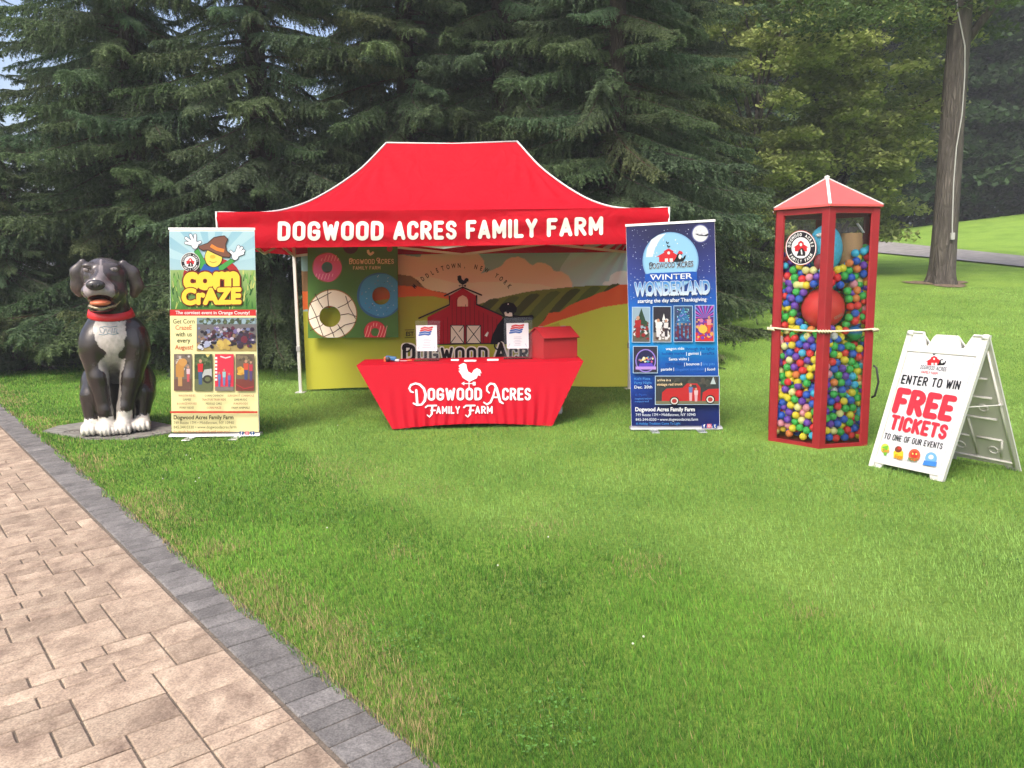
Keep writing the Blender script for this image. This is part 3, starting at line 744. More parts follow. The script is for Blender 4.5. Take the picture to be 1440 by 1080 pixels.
# wood beyond the grass slope
cws = []; tks = []
for k in range(2):
    c_, ct = broad_crown('wood_crown', 19, 4.8, 1.2, 40 + k, 200, 150, 0.36, (0.030, 0.062, 0.026), (0.085, 0.15, 0.06), (0.9, 1.9), 0.35)
    t_ = limbs_mesh(18, 0.26, ct, 50 + k, 18); t_.materials.append(BARK_DARK); cws.append(c_); tks.append(t_)
W_ = [(14.5, 44, 'dark wood tree left of the big trunk, above the glass case roof'), (19, 43, 'dark wood tree just left of the big trunk'), (24, 44.5, 'dark wood tree showing behind the big trunk'),
      (29, 42.5, 'leafy wood tree at the right edge of the photo'), (33.5, 45, 'wood tree past the right edge, its boughs at the border'), (10, 45, 'dark wood tree behind the pale green tree')]
for i, (x, y, l) in enumerate(W_): broad_tree('woodland_tree', x, y, i * 1.7, 1 + 0.06 * (i % 3), cws[i % 2], tks[i % 2], l, 'wood beyond the grass slope')
Rw = random.Random(4)
back = MB()
for i in range(16):
    x = -2 + i * 3.3 + Rw.uniform(-.8, .8); y = 52 + Rw.uniform(-2, 3)
    t = thing('woodland_tree', (x, y, terr1(x, y)), 'shaded tree deep in the wood, one of the dark mass behind the edge trees', 'tree', 'shaded wood interior'); t.rotation_euler = (0, 0, Rw.uniform(0, 6)); s = Rw.uniform(1.05, 1.3); t.scale = (s, s, s)
    link('trunk', tks[i % 2], None, t); link('crown', cws[i % 2], None, t)
# low undergrowth along the wood's edge
c_, ct = broad_crown('shrub_crown', 3.2, 1.9, 0.1, 77, 46, 170, 0.26, (0.028, 0.055, 0.022), (0.075, 0.12, 0.045), (0.5, 1.0), 0.5)
t_ = limbs_mesh(2.6, 0.05, ct, 78, 10, 0.1); t_.materials.append(BARK_DARK)
for i in range(16):
    x = 11 + i * 1.7 + Rw.uniform(-.4, .4); y = 46.0 + Rw.uniform(-1.2, 1.2)
    t = thing('shrub', (x, y, terr1(x, y)), 'dark shrub in the row at the foot of the wood', 'shrub', 'shrubs along the wood edge'); s = Rw.uniform(1.0, 1.7); t.scale = (s, s, s); t.rotation_euler = (0, 0, Rw.uniform(0, 6))
    link('stems', t_, None, t); link('foliage', c_, None, t)

# ---- the big trunk on the right, with a pale cable conduit
bp_ = ground_hit(1334, 402); TRX, TRY = bp_.x, bp_.y + 0.35; TRZ = terr1(TRX, TRY); dpx = TRY / FOC
print('big trunk at', TRX, TRY, TRZ)
t = thing('shade_tree', (TRX, TRY, TRZ), 'tall straight brown trunk with a pale cable running up it', 'tree')
W0 = 16.2 * dpx
def trunk_axis(z):
    f = z / 7.0; return Vector((TRX + 0.02 + 0.02 * f - 0.015 * math.sin(3 * f), TRY, TRZ + z))
n = 26; zs = [-0.2, -0.05, 0.03, 0.1, 0.2, 0.35, 0.55, 0.8] + [1.1 + 0.35 * i for i in range(26)]
vs = []; fs = []
for i, z in enumerate(zs):
    r = W0 * (1 - 0.022 * z) + 0.28 * W0 * math.exp(-max(z, 0) / 0.22); c_ = trunk_axis(z)
    for j in range(n):
        a = 2 * math.pi * j / n; lob = 1 + (0.14 * math.exp(-max(z, 0) / 0.30)) * (math.sin(5 * a + 1) + 0.5 * math.sin(3 * a)) + 0.025 * math.sin(7 * a + z * 2) + 0.015 * math.sin(11 * a - 3 * z)
        vs.append(c_ + Vector((math.cos(a), math.sin(a), 0)) * r * lob)
for i in range(len(zs) - 1):
    for j in range(n): fs.append((i * n + j, i * n + (j + 1) % n, (i + 1) * n + (j + 1) % n, (i + 1) * n + j))
MB().add(vs, fs).build('trunk', BARK, t, t.location, smooth=True)
topc = trunk_axis(9.5); Rb = random.Random(12); lm = MB(); ct = []
for i in range(11):
    a = i * 2.4; r = Rb.uniform(3.0, 6.5); z = Rb.uniform(7.2, 12.5)
    e = Vector((TRX + r * math.cos(a), TRY + r * math.sin(a), TRZ + z)); b0 = trunk_axis(min(9.6, 5.6 + 0.4 * i)); mid = b0.lerp(e, .5) + Vector((0, 0, .6))
    lm.tube([b0, mid, e], [0.11, 0.07, 0.02], 7)
    for k in range(9): ct.append(tuple(b0.lerp(e, Rb.uniform(.35, 1.1)) + Vector((Rb.uniform(-1.2, 1.2), Rb.uniform(-1.2, 1.2), Rb.uniform(-.7, .9)))))
lm.build('limb', BARK, t, t.location, smooth=True)
# boughs that dip into the top of the frame
for px, py, d in ((1120, -12, -2.5), (1165, 14, -2), (1210, 22, -2), (1250, 8, -1.5), (1285, 30, -1), (1310, 5, -.5), (1095, 22, -2), (1370, 0, 0), (1395, 38, .4), (1420, -5, -1), (1190, -10, -1.2), (1145, 40, -1.5)):
    q = at_y(px, py, TRY + d); ct.append((q.x, q.y, q.z))
ct = np.array(ct) - np.array(tuple(t.location)); T, C = leaf_mass(ct, [Rb.uniform(.5, .95) for _ in ct], 420, 0.13, 99, (0.045, 0.085, 0.028), (0.12, 0.19, 0.055), 0.4)
link('crown', soup('shade_crown', T, C), None, t)
pts = []
for px, py in ((1337, -40), (1340, 20), (1347, 70), (1347, 110), (1343, 165), (1335, 210), (1331, 260), (1329, 315), (1329, 332)):
    q = at_y(px, py, TRY); r = W0 * (1 - 0.022 * (q.z - TRZ)); ax = trunk_axis(q.z - TRZ); dx = max(-r * .95, min(r * .95, q.x - ax.x)); pts.append(Vector((q.x, TRY - math.sqrt(r * r - dx * dx) - 0.035, q.z)))
sm = []
for i in range(len(pts) - 1):
    for k in range(6): sm.append(pts[i].lerp(pts[i + 1], k / 6))
sm.append(pts[-1])
cb = thing('cable_conduit', pts[-1], 'pale cable conduit running down the big tree trunk', 'cable')
cm = mat('conduit_grey', (0.36, 0.36, 0.35), 0.5)
MB().tube(sm, 0.016, 8).build('pipe', cm, cb, cb.location, smooth=True)
MB().box(pts[-1] + Vector((0, -.01, -0.02)), (0.09, 0.07, 0.17), bev=.008).build('junction_box', mat('conduit_box', (0.35, 0.35, 0.34), 0.5), cb, cb.location)
# bare mulch ring under it
mb = MB(); vs = [Vector((TRX, TRY, TRZ + 0.05))]; Rm = random.Random(3)
for j in range(40):
    a = 2 * math.pi * j / 40; r = 0.55 + 0.16 * math.sin(3 * a) + Rm.uniform(-.08, .08); x, y = TRX + r * 1.25 * math.cos(a), TRY + r * math.sin(a); vs.append(Vector((x, y, terr1(x, y) + 0.018)))
o = mb.add(vs, [(0, 1 + j, 1 + (j + 1) % 40) for j in range(40)]).build('bare_soil', mat('soil', (0.13, 0.095, 0.06), 0.95, noise=0.5, nscale=9), None); tag(o, 'bare soil around the foot of the big trunk', kind='structure')

# ================================================================== canopy tent
RED = (0.47, 0.005, 0.017)
FYT, BYT = 8.02, 10.86
XL, XR = at_y(304, 300, FYT).x, at_y(941, 291, FYT).x
ZE, ZV = 2.25, at_y(620, 346.5, FYT).z
RY = (FYT + BYT) / 2; RXL, RXR, ZR = at_y(543.5, 203, RY).x, at_y(727, 198, RY).x, at_y(636, 200.5, RY).z
hp = [(304.6, 299), (330, 300.6), (356, 301.5), (399, 297), (436, 284.5), (472, 264), (509, 238), (543, 203)]
ts_, zs_ = [], []
for px, py in hp:
    a, b = -0.05, 1.1
    for _ in range(40):
        t = (a + b) / 2; q = at_y(px, py, FYT + (RY - FYT) * t)
        if q.x > XL + (RXL - XL) * t: a = t
        else: b = t
    ts_.append(t); zs_.append(at_y(px, py, FYT + (RY - FYT) * t).z)
ts_[0] = 0; ts_[-1] = 1; zs_[-1] = ZR; ZE = zs_[0]
def gz(t): return float(np.interp(t, ts_, zs_))
zz = np.array([gz(t) for t in np.linspace(0, 1, 25)])
for _ in range(2): zz[1:-1] = (zz[:-2] + 2 * zz[1:-1] + zz[2:]) / 4
def gzs(t): return float(np.interp(t, np.linspace(0, 1, 25), zz))
tent_o = Vector(((XL + XR) / 2, (FYT + BYT) / 2, 0))
tent = thing('canopy_tent', tent_o, 'red pop-up canopy tent lettered DOGWOOD ACRES FAMILY FARM with a printed back wall', 'tent')
def fabric(name, col, trans=0.25, bump=0.25):
    m, nt, b = _nodes(name); L = nt.links.new
    b.inputs['Base Color'].default_value = (*col, 1); b.inputs['Roughness'].default_value = 0.7; b.inputs['Specular IOR Level'].default_value = 0.12
    tc = nt.nodes.new('ShaderNodeTexCoord'); n = nt.nodes.new('ShaderNodeTexNoise'); n.inputs['Scale'].default_value = 3.2; n.inputs['Detail'].default_value = 5; n.inputs['Distortion'].default_value = 1.2
    L(tc.outputs['Object'], n.inputs['Vector']); bp = nt.nodes.new('ShaderNodeBump'); bp.inputs['Strength'].default_value = bump; bp.inputs['Distance'].default_value = 0.05; L(n.outputs[0], bp.inputs['Height']); L(bp.outputs[0], b.inputs['Normal'])
    t = nt.nodes.new('ShaderNodeBsdfTranslucent'); t.inputs[0].default_value = (*col, 1); ms = nt.nodes.new('ShaderNodeMixShader'); ms.inputs[0].default_value = trans
    L(b.outputs[0], ms.inputs[1]); L(t.outputs[0], ms.inputs[2]); L(ms.outputs[0], nt.nodes['Material Output'].inputs[0]); return m
RED_CLOTH = fabric('red_canopy_cloth', RED, 0.30, 0.75)
def hip(cx, cy, rx, t): return Vector((cx + (rx - cx) * t, cy + (RY - cy) * t, gzs(t)))
mb = MB()
corners = {'fl': (XL, FYT, RXL), 'fr': (XR, FYT, RXR), 'br': (XR, BYT, RXR), 'bl': (XL, BYT, RXL)}
for a, b in (('fl', 'fr'), ('fr', 'br'), ('br', 'bl'), ('bl', 'fl')):
    NT, NS = 60, 90; vs = []; fs = []
    for i in range(NT + 1):
        t = i / NT; p, q = hip(*corners[a], t), hip(*corners[b], t)
        for j in range(NS + 1):
            s = j / NS; v = p.lerp(q, s); e = math.sin(math.pi * s) * math.sin(math.pi * min(1, t * 1.0))
            v.z -= 0.018 * e + 0.012 * e * math.sin(7 * s + 9 * t) + 0.006 * e * math.sin(23 * s - 5 * t)
            for sc_, sg_ in ((0.0, 1), (1.0, -1)):                     # creases fanning from the ridge ends
                an = math.atan2(1.02 - t, abs(s - sc_) * 1.9 + 1e-3); dd = math.hypot(1.02 - t, (s - sc_) * 1.9); v.z += 0.013 * math.sin(24 * an + sg_) * math.exp(-((dd - .38) / .28) ** 2) * min(1, 6 * e)
            v.z += 0.010 * math.exp(-((t - 0.80) / 0.018) ** 2) * min(1, 8 * e)      # frame bar pressing through
            vs.append(v)
    for i in range(NT):
        for j in range(NS): fs.append((i * (NS + 1) + j, i * (NS + 1) + j + 1, (i + 1) * (NS + 1) + j + 1, (i + 1) * (NS + 1) + j))
    mb.add(vs, fs)
mb.build('canopy', RED_CLOTH, tent, tent_o, smooth=True)
def vwave(u, z):
    f = (ZE - z) / (ZE - ZV)
    return 0.010 * math.sin(9.5 * f + 1.3 * u + 0.8 * math.sin(2.1 * u)) * (0.45 + 0.55 * math.cos(2 * u) ** 2) + 0.008 * math.sin(4.3 * u) * f
def valance(a, b, n, sgn):
    a = Vector(a); b = Vector(b); mbv = MB(); NS, NT = 220, 30; vs = []; fs = []
    for i in range(NT + 1):
        z = ZE + 0.004 - (ZE - ZV) * i / NT
        for j in range(NS + 1):
            p = a.lerp(b, j / NS); u = (p - a).length; vs.append(Vector((p.x, p.y, z)) + n * vwave(u, z))
    for i in range(NT):
        for j in range(NS): fs.append((i * (NS + 1) + j, i * (NS + 1) + j + 1, (i + 1) * (NS + 1) + j + 1, (i + 1) * (NS + 1) + j))
    return mbv.add(vs, fs).build('valance', RED_CLOTH, tent, tent_o, smooth=True)
vf = valance((XL, FYT, 0), (XR, FYT, 0), Vector((0, -1, 0)), 1)
valance((XR, FYT, 0), (XR, BYT, 0), Vector((1, 0, 0)), 1); valance((XL, BYT, 0), (XL, FYT, 0), Vector((-1, 0, 0)), 1); valance((XR, BYT, 0), (XL, BYT, 0), Vector((0, 1, 0)), 1)
pr_fn = (plane_fn((0, FYT, 0), (0, -1, 0), lambda q, off: Vector((q.x, FYT - vwave(q.x - XL, q.z) - off - 0.006, q.z))))
CREAM = (250, 245, 240)
for w, x0, x1, yb0, yb1, h in (('DOGWOOD', 391, 539.5, 338.8, 338.2, 27.5), ('ACRES', 553.5, 642, 337.8, 337.0, 27), ('FAMILY', 655.5, 755.5, 336.6, 334.2, 27), ('FARM', 769, 848, 333.6, 330.6, 26.5)):
    Print(pr_fn).stext(w, x0, yb0, x1, yb1, h, CREAM, 0.215).build('lettering', vf, PRINT_CLOTH, tent_o)
WHITE_TRIM = mat('white_piping', (0.50, 0.49, 0.48), 0.6)
for k, c in corners.items():
    pts = [hip(*c, i / 24) + Vector((0, 0, 0.008)) for i in range(25)]
    pts = [Vector((c[0], c[1], ZV))] + pts
    MB().tube(pts, 0.011, 8).build('piping', WHITE_TRIM, tent, tent_o, smooth=True)
MB().tube([(RXL, RY, ZR + .006), (-0.68, RY, ZR - 0.014), (RXR, RY, ZR + .006)], 0.010, 8).build('piping', WHITE_TRIM, tent, tent_o, smooth=True)
FRAME = mat('white_frame_steel', (0.62, 0.62, 0.60), 0.4, 0.3)
ins = 0.045
legs = [(XL + ins, FYT + ins), (XR - ins, FYT + ins), (XR + 0.03, BYT - ins - .08), (XL + 0.02, BYT - ins - .08)]
for x, y in legs:
    m_ = MB().box((x, y, 1.1), (0.040, 0.040, 2.18)); lg = m_.build('leg', FRAME, tent, tent_o)
    MB().box((x, y, 0.007), (0.13, 0.13, 0.012)).build('foot_plate', FRAME, lg, tent_o)
    MB().box((x, y, 0.62), (0.058, 0.058, 0.075), bev=.006).build('slider', mat('slider_grey', (0.30, 0.30, 0.30), 0.5), lg, tent_o)
for a, b in ((0, 1), (1, 2), (2, 3), (3, 0)):
    A, B = Vector((*legs[a], 0)), Vector((*legs[b], 0)); n_ = 2
    for k in range(n_):
        p, q = A.lerp(B, k / n_), A.lerp(B, (k + 1) / n_)
        MB().bar((p.x, p.y, 1.90), (q.x, q.y, 2.17), 0.016, 0.032).build('truss_bar', FRAME, tent, tent_o)
        MB().bar((p.x, p.y + .02, 2.17), (q.x, q.y + .02, 1.90), 0.016, 0.032).build('truss_bar', FRAME, tent, tent_o)

# ---- printed back wall: background colours live in the cloth, emblem and words are printed shapes on it
WY = BYT
def wwave(x, z):
    u = x - XL
    w = 0.012 * math.sin(2.2 * z + 0.6 * u) + 0.010 * math.sin(5.2 * u + 1.2 * math.sin(2 * z)) * (0.4 + 0.6 * max(0, 1 - z / 1.1))
    r = math.atan2(2.2 - z, max(0.01, XR + 0.1 - x)); d = math.hypot(2.2 - z, XR + .1 - x)
    return w + 0.010 * math.sin(26 * r) * max(0, 1 - d / 1.8)
zs7 = lambda P: [(640 + a / 5.76, 340 + b / 5.76) for a, b in P]
zs6 = lambda P: [(420 + a / 6, 340 + b / 6) for a, b in P]
ART = [
 ([(380, 300), (950, 300), (950, 620), (380, 620)], (122, 150, 152)),
 (zs7([(1000, 0), (1420, 0), (1420, 380), (800, 380), (860, 200)]), (146, 168, 176)),
 ([(556, 354), (600, 352), (640, 353), (666, 354.5), (674, 358), (680, 366), (682, 376), (676, 385), (694, 379), (705, 374), (711, 366), (719, 361.5), (729, 361), (738, 364), (745, 371), (749, 373), (756, 369), (766, 370), (775, 375), (779, 381), (790, 382), (800, 388), (805, 398), (804, 410), (720, 440), (556, 440)], (205, 163, 147)),
 ([(556, 392), (600, 388), (640, 398), (700, 396), (760, 400), (790, 408), (790, 430), (556, 440)], (216, 176, 158)),
 (zs6([(830, 62), (1045, 62), (1025, 128), (960, 122), (895, 112), (870, 84)]), (120, 138, 140)),
 (zs7([(1190, 350), (1210, 320), (1250, 320), (1255, 275), (1300, 245), (1350, 235), (1420, 240), (1420, 370)]), (203, 186, 186)),
 ([(380, 380), (556, 384)] + zs6([(835, 275), (950, 290), (1010, 330), (1060, 390), (1120, 410), (1240, 430), (1300, 470), (835, 480)]) + [(380, 420)], (116, 92, 66)),
 ([(380, 412), (540, 404)] + zs6([(840, 370), (1000, 375), (1120, 410), (1250, 440), (1300, 500), (835, 500)]) + [(380, 440)], (190, 92, 48)),
 ([(380, 440), (430, 438)] + zs6([(835, 470), (1000, 458), (1130, 460), (1280, 490)]) + [(720, 440), (720, 620), (380, 620)], (146, 146, 50)),
 (zs7([(150, 520), (210, 500), (340, 460), (420, 440), (560, 410), (660, 395), (760, 385), (850, 375), (960, 365), (1060, 358), (1140, 355), (1230, 355), (1330, 360), (1420, 345), (1420, 600), (760, 700), (150, 760)]), (96, 104, 44)),
]
for k in range(7):
    x0 = 250 + k * 165; yT = 470 - k * 20
    ART.append((zs7([(x0, yT + 15), (x0 + 30, yT - 5), (x0 + 80, yT - 12), (x0 + 110, yT + 2), (x0 + 40, yT + 70), (x0 - 60, yT + 170), (x0 - 140, yT + 250), (x0 - 200, yT + 250), (x0 - 90, yT + 110)]), (62, 68, 38) if k % 2 == 0 else (72, 84, 40)))
ART += [
 (zs7([(640, 720), (720, 640), (760, 575), (850, 570), (920, 520), (1010, 480), (1090, 450), (1160, 415), (1230, 400), (1330, 350), (1420, 342), (1420, 520), (1200, 560), (1000, 620), (800, 720)]), (192, 82, 44)),
 (zs7([(200, 800), (700, 690), (840, 640), (1000, 590), (1200, 530), (1420, 497)]) + [(950, 620), (650, 620)], (178, 180, 66)),
 (zs7([(-200, 830), (300, 790), (700, 700), (840, 655), (900, 800)]) + [(800, 620), (600, 620)], (158, 158, 56)),
]
def pip(px, py, poly):
    ins_ = np.zeros(px.shape, bool); n = len(poly)
    for i in range(n):
        x0, y0 = poly[i]; x1, y1 = poly[(i + 1) % n]
        if y0 == y1: continue
        c = ((y0 > py) != (y1 > py)) & (px < (x1 - x0) * (py - y0) / (y1 - y0) + x0); ins_ ^= c
    return ins_
def project(V):
    d = V - np.array(tuple(CAM)); f = d @ np.array(tuple(FW)); return CX + FOC * (d @ np.array(tuple(RT))) / f, CY - FOC * (d @ np.array(tuple(UP))) / f
wx = np.linspace(XL + 0.07, XR + 0.035, 470); wz = np.linspace(0.015, 2.16, 224)
WXg, WZg = np.meshgrid(wx, wz)
flat = np.stack([WXg, np.full_like(WXg, WY), WZg], -1)
ppx, ppy = project(flat.reshape(-1, 3)); wc = np.zeros((len(ppx), 3))
for poly, col in ART: wc[pip(ppx, ppy, poly)] = np.minimum(np.array(lin(col)) * 1.55, 0.8)
disp_ = np.vectorize(wwave)(WXg, WZg); flat[..., 1] -= disp_ - 0.02
flat[..., 2] += 0.03 * np.sin(1.3 * (WXg - XL) + .4) ** 2 * np.clip(1 - WZg / 0.3, 0, 1)
wi = np.arange(WXg.size).reshape(WXg.shape)
WF = np.stack([wi[:-1, :-1], wi[:-1, 1:], wi[1:, 1:], wi[1:, :-1]], -1).reshape(-1, 4)
wall = link('back_wall', np_mesh('back_wall', flat.reshape(-1, 3) - np.array(tuple(tent_o)), WF, wc, True), attr_mat('printed_wall_cloth', 0.85, 0.1, 0.06, bump=0.25, bscale=9), tent)
pw = Print(plane_fn((0, WY, 0), (0, -1, 0), lambda q, off: Vector((q.x, WY + 0.02 - wwave(q.x, q.z) - off - 0.013, q.z))), gain=1.3)
def rooster(p, cx, cy, w, col, vane=True):
    P = [(655, 135), (668, 130), (655, 122), (664, 115), (655, 105), (668, 95), (685, 88), (702, 95), (705, 115), (712, 138), (735, 150), (745, 130), (765, 118), (785, 128), (793, 150), (784, 146), (786, 165), (770, 160), (765, 178), (735, 192), (722, 200), (700, 188), (680, 175), (670, 155)]
    k = w / 140.0; f = lambda a, b: (cx + (a - 724) * k, cy + (b - 145) * k)
    p.poly([f(*q) for q in P], col)
    if vane:
        p.stroke([f(718, 195), f(718, 240)], 5 * k, col); p.stroke([f(682, 210), f(752, 210)], 5 * k, col); p.poly([f(672, 210), f(690, 199), f(690, 221)], col); p.poly([f(740, 200), f(757, 200), f(757, 221), f(740, 221)], col)
DK = (32, 24, 26)
pw.poly([(601, 484), (601, 446), (632, 430), (632, 416), (650.5, 405), (669.5, 416), (669.5, 428), (706, 445), (706, 484)], (158, 22, 38))
for x in [604 + i * 6.3 for i in range(17)]:
    yt = 449 + (632 - x) * 0.35 - 8 if x < 632 else (410 + abs(x - 650.5) * 0.55 if x < 669.5 else 431 + (x - 669.5) * 0.46)
    pw.stroke([(x, yt + 4), (x + 0.6, 484)], 0.8, (92, 12, 24), cap=False); pw.layer -= 1
pw.layer += 1
pw.stroke([(589, 447.5), (632, 428.5), (632, 417)], 2.2, DK); pw.stroke([(625, 416), (650.5, 404), (677, 415)], 2.2, DK); pw.stroke([(670, 416), (669.8, 428), (709, 445)], 2.2, DK)
pw.poly([(643, 431), (643, 422), (645, 418), (650.5, 415), (656, 418), (658, 422), (658, 431)], (205, 170, 150))
for x0, x1 in ((633, 653), (655.6, 676.5)):
    pw.rect(x0, 457, x1, 483, DK); pw.rect(x0 + 1, 458, x1 - 1, 482.4, (212, 200, 184)); pw.stroke([(x0 + 1, 458), (x1 - 1, 482)], 1.1, DK, cap=False); pw.stroke([(x1 - 1, 458), (x0 + 1, 482)], 1.1, DK, cap=False)
pw.stroke([(601, 484.5), (690, 483)], 1.5, DK)
rooster(pw, 651, 394, 17, DK)
pw.arc('MIDDLETOWN, NEW YORK', 649.5, 464, 91, -47.5, 47.5, 6.6, DK, 0.02, 0.62)
pw.text('EST', 571, 472.6, 581.7, 472.3, 6, DK, 0.02); pw.stroke([(569.5, 464), (582.5, 463.6)], .7, DK); pw.stroke([(569.5, 475), (582.5, 474.6)], .7, DK)
# black and white farm dog beside the barn
pw.poly(zs7([(285, 830), (300, 760), (345, 670), (390, 615), (450, 590), (520, 600), (600, 596), (625, 590), (638, 610), (625, 632), (560, 640), (560, 830)]), (22, 20, 28))
pw.poly(zs7([(365, 560), (355, 540), (380, 505), (410, 492), (440, 490), (475, 500), (502, 535), (495, 570), (480, 578), (470, 600), (430, 610), (395, 600)]), (22, 20, 28))
pw.poly(zs7([(426, 500), (434, 500), (440, 555), (462, 580), (470, 650), (440, 640), (436, 605), (405, 600), (398, 575), (420, 555)]), (226, 222, 216)); pw.ell(640 + 428 / 5.76, 340 + 572 / 5.76, 2, 1.7, DK, 12)
pw.poly(zs7([(238, 760), (262, 728), (272, 735), (258, 770)]), (226, 222, 216))
for s_, x0, x1, yb, h in (('D', 566, 585, 509, 25), ('OGWOOD', 587, 686, 508, 19.5), ('A', 695, 714, 508, 26), ('CRES', 716, 770, 507.5, 19.5)):
    pw.stext(s_, x0 - 2, yb + 1.6, x1 + 2, yb + 1.3, h + 3.6, (224, 218, 206), 0.34, gap=-.02); pw.stext(s_, x0, yb, x1, yb - .3, h, DK, 0.2)
pw.ring(572, 489, 4.5, 6.6, DK, 20); pw.ring(701, 486, 4.5, 6.6, DK, 20)
pw.build('artwork', wall, PRINT_CLOTH, tent_o)

# ---- green doughnut board hung on the wall
BYD = WY - 0.14
bpl = Vector((0, BYD, 0)); bn = Vector((0, -1, 0))
bc = [on_plane(*c, bpl, bn) for c in ((433, 475.5), (560, 474.5), (559, 336), (432.5, 336))]
hol = [((460, 376), 7.6), ((464, 445), 14.6), ((535.8, 415.8), 12.4)]
cu = bpy.data.curves.new('board', 'CURVE'); cu.dimensions = '2D'; cu.fill_mode = 'BOTH'; cu.extrude = 0.008
def addsp(pts):
    sp = cu.splines.new('POLY'); sp.points.add(len(pts) - 1); sp.use_cyclic_u = True
    for q, p in zip(sp.points, pts): q.co = (p.x, p.z, 0, 1)
addsp(bc)
for (hx, hy), r in hol: addsp([on_plane(hx + r * math.cos(2 * math.pi * i / 40), hy + r * math.sin(2 * math.pi * i / 40), bpl, bn) for i in range(40)])
ob = bpy.data.objects.new('t', cu); COL.objects.link(ob); me = bpy.data.meshes.new_from_object(ob.evaluated_get(bpy.context.evaluated_depsgraph_get())); bpy.data.objects.remove(ob)
b0 = (bc[0] + bc[1]) / 2
for v in me.vertices: v.co = Vector((v.co.x, BYD + v.co.z + 0.008, v.co.y)) - b0
db = thing('doughnut_board', b0, 'green toss board printed with pink, white and blue iced doughnuts, hung inside the tent', 'game board')
link('board', me, mat('board_green', (0.062, 0.165, 0.022), 0.6, noise=0.15, nscale=2), db)
for x_ in (445, 548):
    q = on_plane(x_, 336, bpl, bn); MB().tube([(q.x, BYD + .006, q.z - .02), (q.x, BYD + .03, 2.03)], 0.004, 6).build('hanging_cord', FRAME, db, b0)
bd_fn = plane_fn((0, BYD, 0), (0, -1, 0)); pd = Print(bd_fn, step=0.0003, gain=1.1)
def done(nm):
    global pd
    pd.build(nm, db, None, b0); pd = Print(bd_fn, step=0.0003, gain=1.1)
def sh_clip(P, x0, y0, x1, y1):
    for ax, lim, sg in ((0, x0, 1), (0, x1, -1), (1, y0, 1), (1, y1, -1)):
        out = []
        for i in range(len(P)):
            a, b = P[i - 1], P[i]; ia, ib = (a[ax] - lim) * sg >= 0, (b[ax] - lim) * sg >= 0
            if ia != ib:
                t = (lim - a[ax]) / (b[ax] - a[ax]); out.append((a[0] + (b[0] - a[0]) * t, a[1] + (b[1] - a[1]) * t))
            if ib: out.append(b)
        P = out
        if not P: return []
    return P
BX = (433.5, 336, 559.3, 474.6)
def cring(cx, cy, hx, hy, r0, r1, col, n=48, wob=0.0):
    V = []; T = []
    for i in range(n):
        q = []
        for k in (i, i + 1):
            a = 2 * math.pi * (k % n) / n; w = 1 + wob * math.sin(5 * a + cx)
            q.append(((hx + r0 * math.cos(a), hy + r0 * math.sin(a)), (cx + r1 * w * math.cos(a), cy + r1 * w * math.sin(a))))
        P = sh_clip([q[0][0], q[0][1], q[1][1], q[1][0]], *BX)
        if len(P) > 2:
            o = len(V); V += P; T += [(o, o + j, o + j + 1) for j in range(1, len(P) - 1)]
    if V: pd.put(V, T, col)
def cline(pts, w, col):
    for a, b in zip(pts[:-1], pts[1:]):
        P = sh_clip([a, b], *BX)
        if len(P) == 2: pd.stroke(P, w, col, cap=False); pd.layer -= 1
    pd.layer += 1
cring(460, 376, 460, 376, 7.7, 21, (150, 92, 60)); cring(460, 376, 460, 376, 7.7, 20, (206, 92, 140), wob=.03)
for i in range(8):
    x = 444 + i * 4.6
    for dy in (-1, 1):
        yy = [376 + dy * k for k in (9, 13, 17)] ; cline([(x + (y - 376) * -0.35, y) for y in yy if (x - 460) ** 2 + (y - 376) ** 2 < 370], 0.8, (238, 180, 205))
done('iced_doughnut')
cring(467.5, 441.7, 464, 445, 14.7, 35, (150, 100, 55)); cring(467.5, 441.7, 464, 445, 14.9, 33.6, (232, 222, 205))
for p in ([(434, 427), (447, 421), (466, 411)], [(434, 450), (449, 444)], [(436, 465), (452, 458), (455, 455)], [(443, 413), (449, 425), (454, 433)], [(436, 426), (444, 443), (451, 463), (455, 474)], [(461, 407), (461, 418), (462, 430)], [(475, 433), (486, 428), (495, 421)], [(486, 416), (491, 432), (500, 448)], [(479, 443), (490, 441), (501, 445)], [(454, 474), (470, 467), (485, 457), (501, 453)], [(464, 460), (468, 468), (470, 474)], [(475, 456), (481, 465), (486, 474)]): cline(p, 1.1, (58, 30, 22))
done('iced_doughnut')
cring(534, 415.5, 535.8, 415.8, 12.5, 32, (48, 92, 140)); cring(535, 415, 535.8, 415.8, 12.7, 30, (62, 132, 178), wob=.02)
Rs = random.Random(2)
for i in range(34):
    a = Rs.uniform(0, 6.28); r = Rs.uniform(15, 28); x, y = 535 + r * math.cos(a), 415 + r * math.sin(a); b_ = Rs.uniform(0, 6.28)
    cline([(x, y), (x + 1.5 * math.cos(b_), y + 1.5 * math.sin(b_))], 0.7, Rs.choice([(30, 40, 70), (150, 90, 90), (190, 200, 210)]))
done('iced_doughnut')
cring(527.5, 467, 527.5, 467, 5.5, 16, (130, 60, 40)); cring(527.5, 467, 527.5, 467, 6, 15.2, (205, 50, 62))
for i in range(7): cline([(513 + i * 4.4, 474), (516 + i * 4.4, 466), (518 + i * 4.4, 458)] if i not in (2, 3) else [(516 + i * 4.4, 459), (517 + i * 4.4, 454)], 0.9, (235, 160, 150))
done('iced_doughnut')
cring(493, 346, 493, 346, 3, 11, (70, 40, 42)); done('iced_doughnut'); cring(548, 350, 548, 350, 1, 4, (170, 40, 48))
done('iced_doughnut')
CRM = (214, 190, 150)
rooster(pd, 521, 355.5, 11, CRM, False)
